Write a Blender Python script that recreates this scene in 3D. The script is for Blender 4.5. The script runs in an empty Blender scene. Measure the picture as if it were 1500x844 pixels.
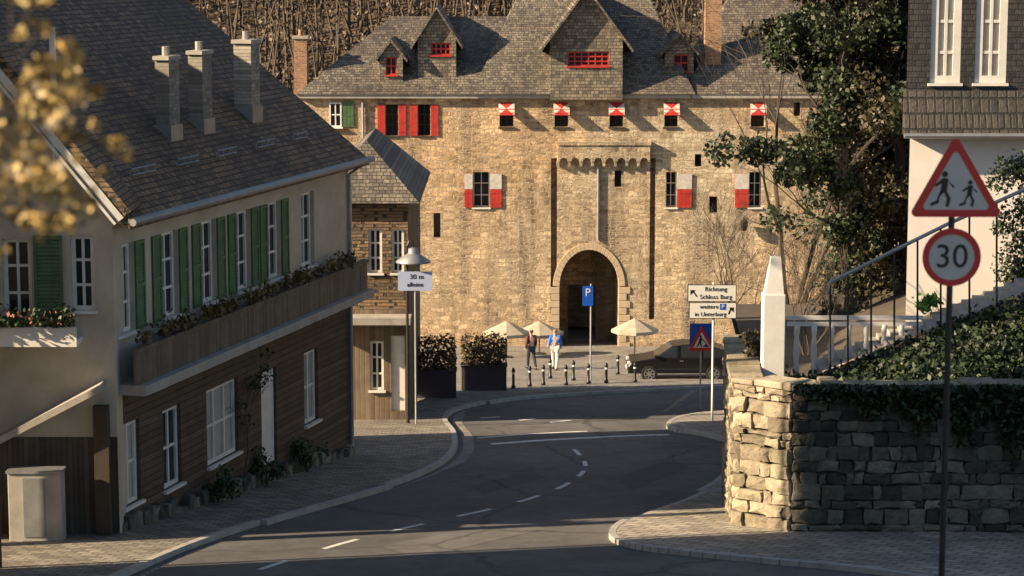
import bpy, bmesh, math, random
import numpy as np
from mathutils import Matrix, Vector
R = math.radians
sc = bpy.context.scene
COL = sc.collection
rnd = random.Random(7)

# ------------------------------------------------------------------ camera geometry
F = 3400.0; CX, CY = 750.0, 422.0; PITCH = R(8.37)
cp, sp = math.cos(PITCH), math.sin(PITCH)
def ray(X, Y):
    u, v = (X-CX)/F, (CY-Y)/F
    return Vector((u, cp+v*sp, -sp+v*cp))
def P(X, Y, y):                       # surveyed point seen at (X, Y) lying y metres ahead
    d = ray(X, Y); return d*(y/d.y)
def gz(y): return -8-0.1*min(y, 112)
def G(X, Y, dz=0.0):                  # surveyed point on the sloping street
    d = ray(X, Y); t = -8/(d.z+0.1*d.y); p = d*t; p.z += dz; return p

# ------------------------------------------------------------------ mesh builder
class MB:
    def __init__(s, M=None): s.v=[]; s.f=[]; s.mi=[]; s.m=0; s.M=M or Matrix.Identity(4)
    def add(s, vs, fs):
        o=len(s.v); s.v += [s.M @ Vector(p) for p in vs]
        for f in fs: s.f.append([o+i for i in f]); s.mi.append(s.m)
    def box(s, a, b, T=None):
        (x0,y0,z0),(x1,y1,z1)=a,b
        vs=[(x0,y0,z0),(x1,y0,z0),(x1,y1,z0),(x0,y1,z0),(x0,y0,z1),(x1,y0,z1),(x1,y1,z1),(x0,y1,z1)]
        if T: vs=[T@Vector(p) for p in vs]
        s.add(vs,[(0,3,2,1),(4,5,6,7),(0,1,5,4),(1,2,6,5),(2,3,7,6),(3,0,4,7)])
    def stone(s,a,b,g,j=.035):
        (x0,y0,z0),(x1,y1,z1)=a,b; q=lambda v,k: v+g.uniform(-k,k)
        m=min(j,(x1-x0)*.22,(z1-z0)*.22); n=6; cx,cz=(x0+x1)/2,(z0+z1)/2; fr=[]; bk=[]
        for k,(sx,sz) in enumerate(((-1,-1),(0,-1),(1,-1),(1,0),(1,1),(0,1),(-1,1),(-1,0))):
            x=cx+sx*(x1-x0)/2+g.uniform(-m,m); z=cz+sz*(z1-z0)/2+g.uniform(-m,m); fr.append((x,y0+g.uniform(-.03,.03),z)); bk.append((x,y1,z))
        ctr=(cx+g.uniform(-m,m),y0-g.uniform(.0,.06),cz+g.uniform(-m,m))
        s.add(fr+bk+[ctr],[(k,(k+1)%8,16) for k in range(8)]+[(k,8+k,8+(k+1)%8,(k+1)%8) for k in range(8)])
    def quad(s,a,b,c,d): s.add([a,b,c,d],[(0,1,2,3)])
    def poly(s,pts): s.add(pts,[tuple(range(len(pts)))])
    def prism(s,pts,vec):
        n=len(pts); vec=Vector(vec); p=[Vector(q) for q in pts]
        s.add(p+[q+vec for q in p],[tuple(range(n-1,-1,-1)),tuple(range(n,2*n))]+[(i,(i+1)%n,n+(i+1)%n,n+i) for i in range(n)])
    def tube(s,path,r,n=8,cap=True):
        path=[Vector(p) for p in path]; rs=r if isinstance(r,(list,tuple)) else [r]*len(path)
        vs=[]
        for i,p in enumerate(path):
            d=(path[min(i+1,len(path)-1)]-path[max(i-1,0)]).normalized()
            a=d.cross(Vector((0,0,1)))
            if a.length<1e-3: a=Vector((1,0,0))
            a.normalize(); b=d.cross(a)
            vs+= [p+(a*math.cos(2*math.pi*k/n)+b*math.sin(2*math.pi*k/n))*rs[i] for k in range(n)]
        fs=[(i*n+k,i*n+(k+1)%n,(i+1)*n+(k+1)%n,(i+1)*n+k) for i in range(len(path)-1) for k in range(n)]
        if cap: fs+= [tuple(range(n-1,-1,-1)),tuple(range((len(path)-1)*n,len(path)*n))]
        s.add(vs,fs)
    def lathe(s,prof,c,n=14):           # prof: (r,z)
        c=Vector(c); vs=[c+Vector((r*math.cos(2*math.pi*k/n),r*math.sin(2*math.pi*k/n),z)) for r,z in prof for k in range(n)]
        m=len(prof)
        fs=[(i*n+k,i*n+(k+1)%n,(i+1)*n+(k+1)%n,(i+1)*n+k) for i in range(m-1) for k in range(n)]
        fs+=[tuple(range(n-1,-1,-1)),tuple(range((m-1)*n,m*n))]
        s.add(vs,fs)
    def wall(s,u0,u1,v0,v1,holes,depth=.25,w=0.0):   # sheet in local x-z, outward -y, real reveals
        us=sorted({u0,u1,*[h[0] for h in holes],*[h[1] for h in holes]}); us=[u for u in us if u0<=u<=u1]
        vs=sorted({v0,v1,*[h[2] for h in holes],*[h[3] for h in holes]}); vs=[v for v in vs if v0<=v<=v1]
        for a,b in zip(us,us[1:]):
            for c,d in zip(vs,vs[1:]):
                mu,mv=(a+b)/2,(c+d)/2
                if any(h[0]<mu<h[1] and h[2]<mv<h[3] for h in holes): continue
                s.quad((a,w,c),(b,w,c),(b,w,d),(a,w,d))
        for h in holes:
            a,b,c,d=h[:4]; e=w+depth
            s.quad((a,w,c),(a,e,c),(b,e,c),(b,w,c)); s.quad((a,w,d),(b,w,d),(b,e,d),(a,e,d))
            s.quad((a,w,c),(a,w,d),(a,e,d),(a,e,c)); s.quad((b,w,c),(b,e,c),(b,e,d),(b,w,d))
    def build(s,name,mats,parent=None,smooth=False,bevel=0):
        me=bpy.data.meshes.new(name); me.from_pydata([tuple(p) for p in s.v],[],s.f)
        for m in (mats if isinstance(mats,(list,tuple)) else [mats]): me.materials.append(m)
        if any(s.mi): me.polygons.foreach_set('material_index',s.mi)
        if smooth: me.polygons.foreach_set('use_smooth',[True]*len(s.f))
        o=bpy.data.objects.new(name,me); COL.objects.link(o)
        if parent is not None: par(o,parent)
        if bevel:
            b=o.modifiers.new('bevel','BEVEL'); b.width=bevel; b.segments=2; b.limit_method='ANGLE'
        return o
LOC={}
def world_of(o): return LOC.get(o.name, Matrix.Identity(4))
def par(o,parent):
    o.parent=parent; o.matrix_parent_inverse=world_of(parent).inverted(); LOC[o.name]=Matrix.Identity(4)
    if o.location.length==0: pass
def tag(o,label=None,cat=None,group=None,kind=None):
    if label: o['label']=label
    if cat: o['category']=cat
    if group: o['group']=group
    if kind: o['kind']=kind
    return o
def thing(name,label,cat,loc,group=None):
    o=bpy.data.objects.new(name,None); COL.objects.link(o); o.location=loc; o.empty_display_size=.3
    LOC[o.name]=Matrix.Translation(Vector(loc)); return tag(o,label,cat,group)
def copy_tree(o,loc=None,parent=None):
    c=o.copy(); COL.objects.link(c)
    if parent is not None: c.parent=parent
    if loc is not None: c.location=loc
    for ch in list(o.children): copy_tree(ch,None,c)
    return c
def frame(o,ex,ey):
    ex=Vector(ex).normalized(); ey=Vector(ey).normalized(); ez=ex.cross(ey)
    M=Matrix.Identity(4)
    for i in range(3): M[i][0]=ex[i]; M[i][1]=ey[i]; M[i][2]=ez[i]; M[i][3]=o[i]
    return M
def on(M,X,Y,w=0.0):                   # pixel ray meets the facade plane: local (u, v)
    Mi=M.inverted(); o=Mi@Vector((0,0,0)); d=(Mi.to_3x3())@ray(X,Y); t=(w-o.y)/d.y; p=o+d*t; return p.x,p.z

# ------------------------------------------------------------------ materials
def newmat(name):
    m=bpy.data.materials.new(name); m.use_nodes=True; nt=m.node_tree; b=nt.nodes['Principled BSDF']; return m,nt,b
def N(nt,t,**k):
    n=nt.nodes.new(t)
    for a,v in k.items():
        if a in n.inputs.keys() if isinstance(a,str) else False: n.inputs[a].default_value=v
        else: setattr(n,a,v)
    return n
def ramp(nt,stops,inp):
    n=nt.nodes.new('ShaderNodeValToRGB'); e=n.color_ramp.elements
    while len(e)<len(stops): e.new(.5)
    for i,(p,c) in enumerate(stops): e[i].position=p; e[i].color=(*c,1)
    nt.links.new(inp,n.inputs[0]); return n.outputs[0]
def sc_col(c,k): return tuple(min(1,x*k) for x in c)
def mixc(nt,a,b,f,mode='MIX'):
    n=nt.nodes.new('ShaderNodeMix'); n.data_type='RGBA'; n.blend_type=mode
    for i,x in ((6,a),(7,b),(0,f)):
        if hasattr(x,'links') or isinstance(x,bpy.types.NodeSocket): nt.links.new(x,n.inputs[i])
        else: n.inputs[i].default_value = (*x,1) if isinstance(x,tuple) else x
    return n.outputs[2]
def coords(nt,ang=0.0,vz=1.0,swap=False):
    tc=nt.nodes.new('ShaderNodeTexCoord'); sx=nt.nodes.new('ShaderNodeSeparateXYZ'); nt.links.new(tc.outputs['Object'],sx.inputs[0])
    d=nt.nodes.new('ShaderNodeVectorMath'); d.operation='DOT_PRODUCT'; d.inputs[1].default_value=(math.cos(ang),math.sin(ang),0)
    nt.links.new(tc.outputs['Object'],d.inputs[0])
    c=nt.nodes.new('ShaderNodeCombineXYZ')
    nt.links.new(d.outputs['Value'],c.inputs[0])
    mz=nt.nodes.new('ShaderNodeMath'); mz.operation='MULTIPLY'; mz.inputs[1].default_value=vz; nt.links.new(sx.outputs[2],mz.inputs[0])
    nt.links.new(mz.outputs[0],c.inputs[1])
    return tc.outputs['Object'],c.outputs[0]
def noise(nt,vec,scale,detail=4,rough=.6):
    n=nt.nodes.new('ShaderNodeTexNoise'); n.inputs['Scale'].default_value=scale; n.inputs['Detail'].default_value=detail; n.inputs['Roughness'].default_value=rough
    if vec is not None: nt.links.new(vec,n.inputs['Vector'])
    return n
def bump(nt,h,b,strength,dist=.02):
    n=nt.nodes.new('ShaderNodeBump'); n.inputs['Strength'].default_value=strength; n.inputs['Distance'].default_value=dist
    nt.links.new(h,n.inputs['Height']); nt.links.new(n.outputs[0],b.inputs['Normal'])
def plain(name,c,rough=.7,var=.25,scale=3,bmp=.15,metal=0.0,spec=None):
    m,nt,b=newmat(name); tc=nt.nodes.new('ShaderNodeTexCoord'); n=noise(nt,tc.outputs['Object'],scale,6,.65)
    col=ramp(nt,[(.25,sc_col(c,1-var)),(.75,sc_col(c,1+var))],n.outputs[0]); nt.links.new(col,b.inputs['Base Color'])
    b.inputs['Roughness'].default_value=rough; b.inputs['Metallic'].default_value=metal
    if spec is not None: b.inputs['Specular IOR Level'].default_value=spec
    if bmp:
        n2=noise(nt,tc.outputs['Object'],scale*9,5,.7); bump(nt,n2.outputs[0],b,bmp,.01)
    return m
def masonry(name,c1,c2,mort,bw,bh,ang=0.0,vz=1.0,dist=.25,msize=.02,bs=.9,big=(.75,1.2),bd=.05,rough=.9,off=.5,spread=.6,alt=None,streak=0.0):
    m,nt,b=newmat(name); obj,uv=coords(nt,ang,vz)
    nz=noise(nt,obj,1.6/bh*.35,3); 
    sub=nt.nodes.new('ShaderNodeVectorMath'); sub.operation='SUBTRACT'; sub.inputs[1].default_value=(.5,.5,.5); nt.links.new(nz.outputs['Color'],sub.inputs[0])
    sl=nt.nodes.new('ShaderNodeVectorMath'); sl.operation='SCALE'; sl.inputs['Scale'].default_value=dist; nt.links.new(sub.outputs[0],sl.inputs[0])
    ad=nt.nodes.new('ShaderNodeVectorMath'); ad.operation='ADD'; nt.links.new(uv,ad.inputs[0]); nt.links.new(sl.outputs[0],ad.inputs[1])
    br=nt.nodes.new('ShaderNodeTexBrick'); nt.links.new(ad.outputs[0],br.inputs['Vector'])
    br.inputs['Scale'].default_value=1; br.inputs['Brick Width'].default_value=bw; br.inputs['Row Height'].default_value=bh
    br.inputs['Mortar Size'].default_value=msize; br.inputs['Mortar Smooth'].default_value=.4; br.inputs['Bias'].default_value=0
    br.offset=off; br.squash=.7; br.squash_frequency=3
    br.inputs['Color1'].default_value=(0,0,0,1); br.inputs['Color2'].default_value=(1,1,1,1); br.inputs['Mortar'].default_value=(.5,.5,.5,1)
    bc,bf=br.outputs['Color'],br.outputs['Fac']
    if alt:
        b2=nt.nodes.new('ShaderNodeTexBrick'); nt.links.new(ad.outputs[0],b2.inputs['Vector'])
        for k_,v_ in (('Scale',1),('Brick Width',alt[0]),('Row Height',alt[1]),('Mortar Size',msize),('Mortar Smooth',.4)): b2.inputs[k_].default_value=v_
        b2.offset=.37; b2.squash=1.6; b2.squash_frequency=2
        b2.inputs['Color1'].default_value=(0,0,0,1); b2.inputs['Color2'].default_value=(1,1,1,1); b2.inputs['Mortar'].default_value=(.5,.5,.5,1)
        nm=noise(nt,obj,.5,4,.6); mk=ramp(nt,[(.46,(0,0,0)),(.54,(1,1,1))],nm.outputs[0]); bc=mixc(nt,bc,b2.outputs['Color'],mk); bf=mixc(nt,bf,b2.outputs['Fac'],mk)
    st=ramp(nt,[(0,c1),(.45,tuple((a+bb)/2 for a,bb in zip(c1,c2))),(1,c2)],bc)
    n1=noise(nt,obj,.35,5,.6); lg=ramp(nt,[(.3,(big[0],)*3),(.7,(big[1],)*3)],n1.outputs[0])
    st=mixc(nt,st,lg,1.0,'MULTIPLY')
    n2=noise(nt,obj,7,6,.75); sm=ramp(nt,[(.3,(.72,)*3),(.7,(1.22,)*3)],n2.outputs[0]); st=mixc(nt,st,sm,1.0,'MULTIPLY')
    if streak:
        mp=nt.nodes.new('ShaderNodeMapping'); mp.inputs['Scale'].default_value=(1.3,1.3,.13); nt.links.new(obj,mp.inputs[0]); ns=noise(nt,mp.outputs[0],1.0,5,.65)
        st=mixc(nt,st,ramp(nt,[(.32,(1-streak,1-streak,1-streak*.95)),(.55,(1.04,)*3)],ns.outputs[0]),1.0,'MULTIPLY')
        np_=noise(nt,obj,.16,3,.5); st=mixc(nt,st,ramp(nt,[(.35,(1.08,.94,.78)),(.65,(.96,1.0,1.0))],np_.outputs[0]),1.0,'MULTIPLY')
    fin=mixc(nt,st,mort,bf); nt.links.new(fin,b.inputs['Base Color']); b.inputs['Roughness'].default_value=rough
    mx=nt.nodes.new('ShaderNodeMath'); mx.operation='SUBTRACT'; nt.links.new(n2.outputs[0],mx.inputs[0]); nt.links.new(bf,mx.inputs[1])
    bump(nt,mx.outputs[0],b,bs,bd); return m
def stripes(name,c,period,ang=None,gap=.12,var=.3,rough=.75,bd=.02):     # boards: ang None = horizontal boards
    m,nt,b=newmat(name); obj,uv=coords(nt,ang or 0.0); sx=nt.nodes.new('ShaderNodeSeparateXYZ'); nt.links.new(uv,sx.inputs[0])
    q=nt.nodes.new('ShaderNodeMath'); q.operation='DIVIDE'; q.inputs[1].default_value=period; nt.links.new(sx.outputs[1 if ang is None else 0],q.inputs[0])
    fr=nt.nodes.new('ShaderNodeMath'); fr.operation='FRACT'; nt.links.new(q.outputs[0],fr.inputs[0])
    fl=nt.nodes.new('ShaderNodeMath'); fl.operation='FLOOR'; nt.links.new(q.outputs[0],fl.inputs[0])
    wn=nt.nodes.new('ShaderNodeTexWhiteNoise'); wn.noise_dimensions='1D'; nt.links.new(fl.outputs[0],wn.inputs['W'])
    cc=ramp(nt,[(0,sc_col(c,1-var)),(1,sc_col(c,1+var))],wn.outputs['Value'])
    n1=noise(nt,obj,2.0,6,.7); cc=mixc(nt,cc,ramp(nt,[(.3,(.7,)*3),(.7,(1.25,)*3)],n1.outputs[0]),1.0,'MULTIPLY')
    gp=ramp(nt,[(0,(0,0,0)),(gap,(1,1,1)),(.93,(1,1,1)),(1,(.6,.6,.6))],fr.outputs[0])
    cc=mixc(nt,sc_col(c,.3),cc,gp); nt.links.new(cc,b.inputs['Base Color']); b.inputs['Roughness'].default_value=rough
    bump(nt,gp,b,.8,bd); return m
def leafmat(name,c,var=.5,trans=.2):
    m,nt,b=newmat(name); g=nt.nodes.new('ShaderNodeNewGeometry')
    col=ramp(nt,[(0,sc_col(c,1-var)),(.6,c),(1,(min(1,c[0]*(1+var*1.3)),c[1]*(1+var),c[2]*(1+var*.5)))],g.outputs['Random Per Island']); nt.links.new(col,b.inputs['Base Color'])
    b.inputs['Roughness'].default_value=.55; b.inputs['Transmission Weight'].default_value=0
    return m
AH=math.atan2(.963,.271)
M_castle=masonry('castle_stone',(.36,.265,.165),(.74,.58,.40),(.52,.41,.28),.42,.21,msize=.018,bs=1.0,big=(.70,1.18),bd=.10,dist=.34,alt=(.27,.13),streak=.62)
M_quoin=plain('dressed_stone',(.46,.355,.235),.9,.2,2,.4)
M_wallst=masonry('rubble_stone',(.20,.165,.125),(.60,.50,.38),(.12,.10,.08),.42,.24,dist=.5,msize=.035,bs=1.0,bd=.14,big=(.7,1.2))
def stone_islands(name,c1,c2):
    m,nt,b=newmat(name); g=nt.nodes.new('ShaderNodeNewGeometry'); tc=nt.nodes.new('ShaderNodeTexCoord').outputs['Object']
    st=ramp(nt,[(0,c1),(.5,tuple((x+y)/2 for x,y in zip(c1,c2))),(1,c2)],g.outputs['Random Per Island'])
    n1=noise(nt,tc,4,6,.75); st=mixc(nt,st,ramp(nt,[(.3,(.6,)*3),(.7,(1.3,)*3)],n1.outputs[0]),1.0,'MULTIPLY')
    n2=noise(nt,tc,.45,4,.6); st=mixc(nt,st,ramp(nt,[(.35,(.72,.78,.68)),(.65,(1.1,)*3)],n2.outputs[0]),1.0,'MULTIPLY')
    nt.links.new(st,b.inputs['Base Color']); b.inputs['Roughness'].default_value=.92; n3=noise(nt,tc,9,7,.75); bump(nt,n3.outputs[0],b,1.0,.07); return m
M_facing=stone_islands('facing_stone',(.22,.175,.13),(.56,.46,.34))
M_darkened=stone_islands('darkened_stone',(.055,.052,.042),(.25,.225,.18))  # darker copy of the facing stone; shade of the wall's long face put into the colour
M_mortar=plain('lime_mortar',(.13,.11,.085),.95,.3,3,.4)
M_slate=masonry('slate_courses',(.085,.072,.058),(.24,.20,.15),(.03,.026,.022),.22,.13,vz=1.25,dist=.07,msize=.012,bs=.9,bd=.04,rough=.6,big=(.58,1.3))
M_slatec=masonry('slate_cladding',(.11,.09,.066),(.30,.245,.18),(.04,.034,.028),.26,.15,dist=.03,msize=.014,bs=.7,bd=.03,rough=.6)
M_tile=masonry('house_roof_slate',(.11,.068,.036),(.29,.18,.09),(.035,.024,.014),.25,.15,ang=AH,vz=1.4,dist=.07,msize=.02,bs=1,bd=.06,rough=.65,big=(.55,1.35))
M_pan=masonry('dark_pan_tiles',(.03,.026,.024),(.075,.06,.05),(.01,.009,.008),.24,.4,dist=.03,msize=.03,bs=1,bd=.07,rough=.6,off=0)
M_darkslate=masonry('dark_slate_cladding',(.028,.026,.026),(.065,.058,.054),(.012,.011,.011),.24,.15,dist=.02,msize=.014,bs=.7,bd=.03,rough=.55)
M_brick=masonry('chimney_brick',(.22,.10,.05),(.42,.21,.11),(.35,.28,.2),.25,.08,dist=.02,msize=.01,bs=.6,bd=.02)
M_pave=None
M_plaster=plain('aged_cream_plaster',(.47,.41,.32),.9,.26,.8,.3)
M_white=plain('white_plaster',(.80,.74,.68),.9,.08,.8,.2)
M_wpaint=plain('white_paint',(.70,.67,.61),.55,.14,3,.12)
M_greyst=plain('weathered_grey',(.34,.31,.27),.85,.25,2,.3)
M_shop=stripes('brown_shopfront_boards',(.16,.115,.075),.16,0.0)
M_chim=masonry('painted_chimney_brick',(.22,.19,.155),(.38,.34,.28),(.2,.175,.145),.24,.09,ang=AH,dist=.02,msize=.01,bs=.7,bd=.02,big=(.6,1.2))
M_board=stripes('dark_brown_siding',(.085,.062,.043),.17,None)
M_vboard=stripes('upright_brown_boards',(.13,.105,.075),.11,AH)
M_vboard2=stripes('upright_grey_boards',(.09,.075,.06),.12,0.0)
M_green=plain('green_shutter_paint',(.062,.13,.05),.6,.35,4,.1)
M_red=plain('red_shutter_paint',(.44,.03,.02),.6,.38,2.5,.25)
M_wold=plain('aged_white_paint',(.52,.48,.42),.7,.3,6,.2)
M_redp=plain('red_sign_paint',(.50,.03,.025),.45,.08,4,0)
M_blue=plain('blue_sign_paint',(.012,.09,.48),.4,.08,4,0)
M_signw=plain('white_sign_sheet',(.75,.74,.70),.4,.05,4,0)
M_black=plain('black_paint',(.012,.012,.013),.45,.2,4,.05)
M_dark=plain('dark_metal',(.03,.029,.028),.45,.3,6,.1,.3)
M_zinc=plain('zinc_metal',(.33,.33,.33),.45,.2,4,.1,.6)
M_pole=plain('galvanised_pole',(.40,.40,.39),.5,.15,5,.08,.4)
M_wood=plain('dark_timber',(.05,.036,.024),.8,.3,5,.3)
M_earth=plain('brown_earth',(.07,.055,.038),.95,.4,1.2,.6)
M_bark=plain('bark',(.05,.042,.034),.95,.4,6,.7)
M_twig=plain('bare_twig',(.075,.058,.042),.95,.3,6,.2)
M_ivy=leafmat('ivy_leaves',(.020,.035,.012)); M_ivyb=leafmat('ivy_brown_leaves',(.045,.040,.018))
M_hedge=leafmat('dry_hedge_leaves',(.12,.085,.03)); M_box=leafmat('evergreen_leaves',(.028,.055,.018)); M_flow=leafmat('pale_blossom',(.45,.33,.12),.35)
M_bright=leafmat('bright_green_leaves',(.07,.22,.02)); M_pink=leafmat('pink_flowers',(.38,.10,.09))
def glassmat():
    m,nt,b=newmat('window_glass'); b.inputs['Base Color'].default_value=(.02,.022,.025,1); b.inputs['Roughness'].default_value=.08; b.inputs['Specular IOR Level'].default_value=.6; return m
M_glass=glassmat()
M_curtain=plain('pale_curtain',(.42,.38,.34),.9,.15,3,.1)
M_skin=plain('skin',(.48,.28,.2),.6,.05,4,0); M_jean=plain('dark_denim',(.03,.035,.05),.9,.2,9,.2); M_jacket=plain('bright_blue_jacket',(.01,.16,.60),.7,.1,5,.1)
M_pale=plain('pale_trousers',(.6,.55,.5),.9,.1,5,.1); M_coat=plain('dark_red_coat',(.10,.035,.04),.9,.2,5,.1); M_hair=plain('brown_hair',(.06,.035,.02),.8,.3,20,.1); M_hairb=plain('fair_hair',(.35,.22,.1),.8,.2,20,.1)
M_parasol=plain('cream_canvas',(.40,.335,.25),.9,.22,3,.1)
M_planter=plain('purple_grey_planter',(.045,.035,.045),.7,.2,4,.1)
def asphalt(name,c,patch=.35):
    m,nt,b=newmat(name); tc=nt.nodes.new('ShaderNodeTexCoord').outputs['Object']
    n1=noise(nt,tc,.25,6,.65); n2=noise(nt,tc,60,3,.8); n3=noise(nt,tc,2.2,5,.7)
    a=ramp(nt,[(.3,sc_col(c,1-patch)),(.72,sc_col(c,1+patch))],n1.outputs[0])
    a=mixc(nt,a,ramp(nt,[(.25,(.55,)*3),(.75,(1.45,)*3)],n2.outputs[0]),1.0,'MULTIPLY'); a=mixc(nt,a,ramp(nt,[(.35,(.8,)*3),(.65,(1.15,)*3)],n3.outputs[0]),1.0,'MULTIPLY')
    # tar seams: thin warped cracks
    vo=nt.nodes.new('ShaderNodeTexVoronoi'); vo.feature='DISTANCE_TO_EDGE'; vo.inputs['Scale'].default_value=.16
    wv=nt.nodes.new('ShaderNodeVectorMath'); wv.operation='ADD'; nn=noise(nt,tc,.8,4); nt.links.new(tc,wv.inputs[0]); nt.links.new(nn.outputs['Color'],wv.inputs[1]); nt.links.new(wv.outputs[0],vo.inputs['Vector'])
    crack=ramp(nt,[(.0,(1,1,1)),(.008,(1,1,1)),(.014,(0,0,0))],vo.outputs['Distance'])
    a=mixc(nt,a,sc_col(c,.6),crack); nt.links.new(a,b.inputs['Base Color']); b.inputs['Roughness'].default_value=.8
    bump(nt,n2.outputs[0],b,.5,.01); return m
M_road=asphalt('asphalt',(.108,.103,.096)); 
def pavers(name,c1,c2,bw,bh,rot,mort=(.06,.055,.05)):
    m,nt,b=newmat(name); tc=nt.nodes.new('ShaderNodeTexCoord').outputs['Object']
    mp=nt.nodes.new('ShaderNodeMapping'); mp.inputs['Rotation'].default_value=(0,0,rot); nt.links.new(tc,mp.inputs[0])
    nz=noise(nt,tc,.7,2); s=nt.nodes.new('ShaderNodeVectorMath'); s.operation='SCALE'; s.inputs['Scale'].default_value=.12; nt.links.new(nz.outputs['Color'],s.inputs[0])
    ad=nt.nodes.new('ShaderNodeVectorMath'); nt.links.new(mp.outputs[0],ad.inputs[0]); nt.links.new(s.outputs[0],ad.inputs[1])
    br=nt.nodes.new('ShaderNodeTexBrick'); nt.links.new(ad.outputs[0],br.inputs['Vector']); br.inputs['Scale'].default_value=1
    br.inputs['Brick Width'].default_value=bw; br.inputs['Row Height'].default_value=bh; br.inputs['Mortar Size'].default_value=.018; br.inputs['Mortar Smooth'].default_value=.3
    br.inputs['Color1'].default_value=(*c1,1); br.inputs['Color2'].default_value=(*c2,1); br.inputs['Mortar'].default_value=(*mort,1)
    n1=noise(nt,tc,.5,6,.7); c=mixc(nt,br.outputs['Color'],ramp(nt,[(.3,(.65,)*3),(.7,(1.25,)*3)],n1.outputs[0]),1.0,'MULTIPLY')
    n2=noise(nt,tc,25,3,.7); c=mixc(nt,c,ramp(nt,[(.3,(.8,)*3),(.7,(1.2,)*3)],n2.outputs[0]),1.0,'MULTIPLY')
    nt.links.new(c,b.inputs['Base Color']); b.inputs['Roughness'].default_value=.85
    inv=nt.nodes.new('ShaderNodeMath'); inv.operation='SUBTRACT'; inv.inputs[0].default_value=1; nt.links.new(br.outputs['Fac'],inv.inputs[1]); bump(nt,inv.outputs[0],b,.7,.02); return m
M_pave=pavers('grey_pavers',(.17,.145,.115),(.31,.27,.215),.4,.2,R(18)); M_pave2=pavers('pale_pavers',(.26,.225,.18),(.42,.37,.30),.5,.25,R(35)); M_cobble=pavers('cobbles',(.24,.22,.19),(.44,.40,.34),.16,.14,R(8))
M_kerb=plain('kerb_stone',(.36,.34,.31),.85,.25,2.5,.3)
M_line=plain('worn_road_paint',(.62,.61,.58),.8,.3,6,.2)
M_forest=plain('leafless_forest_floor',(.085,.058,.034),.95,.4,.2,.6)

# ------------------------------------------------------------------ leaf and twig helpers
def leaves(name,pts,size,mat,parent=None,seed=1,flat=0.0,jit=.5):
    g=np.random.default_rng(seed); pts=np.asarray(pts,float); n=len(pts)
    a=g.normal(size=(n,3)); a/=np.linalg.norm(a,axis=1)[:,None]; b=g.normal(size=(n,3)); b-= (a*b).sum(1)[:,None]*a; b/=np.linalg.norm(b,axis=1)[:,None]
    s=(size*(1-jit+2*jit*g.random(n)))[:,None]
    v=np.stack([pts-a*s*.5,pts+b*s*.32+a*s*.05,pts+a*s*.55,pts-b*s*.32+a*s*.05],1).reshape(-1,3)
    me=bpy.data.meshes.new(name); me.vertices.add(4*n); me.vertices.foreach_set('co',v.ravel()); me.loops.add(4*n); me.loops.foreach_set('vertex_index',np.arange(4*n))
    me.polygons.add(n); me.polygons.foreach_set('loop_start',np.arange(0,4*n,4)); me.polygons.foreach_set('loop_total',np.full(n,4)); me.update(calc_edges=True)
    me.materials.append(mat); o=bpy.data.objects.new(name,me); COL.objects.link(o)
    if parent is not None: par(o,parent)
    return o
def clumps(g,centers,r,per,squash=.8):
    out=[]
    for c in centers:
        k=int(per*(.5+g.random())); d=g.normal(size=(k,3)); d/=np.linalg.norm(d,axis=1)[:,None]; rr=r*(.6+.8*g.random())*(g.random(k)**.4)
        d=d*rr[:,None]; d[:,2]*=squash; out.append(np.asarray(c)+d)
    return np.concatenate(out)
def branch(mb,p,d,L,r,depth,g,tips,spread=.6,up=.15,n=5,minr=.006):
    pts=[p]; cur=Vector(p); dd=Vector(d).normalized(); segs=4; rs=[r]
    for i in range(segs):
        dd=(dd+Vector((g.uniform(-1,1),g.uniform(-1,1),g.uniform(-1,1)+up))*.22).normalized(); cur=cur+dd*(L/segs); pts.append(cur.copy()); rs.append(max(minr,r*(1-.55*(i+1)/segs)))
    mb.tube(pts,rs,n if r>.03 else 4,cap=False); tips.append(cur.copy())
    if depth>0:
        for i in range(2,segs+1):
            for _ in range(1 if i<segs else 2):
                nd=(dd+Vector((g.uniform(-1,1),g.uniform(-1,1),g.uniform(-.6,1)))*spread).normalized()
                branch(mb,pts[i],nd,L*g.uniform(.5,.78),rs[i]*.62,depth-1,g,tips,spread,up,n,minr)

# ------------------------------------------------------------------ ground, road, pavements
def tz(x,y):
    z=gz(y)
    if y>150: z+= (y-150)*.45+ 3.0*math.sin(x*.03)+2*math.sin(y*.05+x*.02)
    return z
mb=MB(); xs=[-400,-250,-160,-110,-80,-55,-40,-28,-18,-10,-4,2,8,14,22,32,45,60,80,110,160,250,400]; ys=[-60,-20,0,20,35,50,65,80,95,112,130,150,165,180,200,225,250,280,320,370]
vs=[(x,y,tz(x,y)-.03) for y in ys for x in xs]; nx=len(xs)
mb.add(vs,[(j*nx+i,j*nx+i+1,(j+1)*nx+i+1,(j+1)*nx+i) for j in range(len(ys)-1) for i in range(nx-1)])
tag(mb.build('ground',M_forest,smooth=True),kind='structure')
mb=MB(); mb.quad((-40,-20,gz(-20)),(40,-20,gz(-20)),(40,100,gz(100)),(-40,100,gz(100))); tag(mb.build('road',M_road),kind='structure')
H=.12
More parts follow.
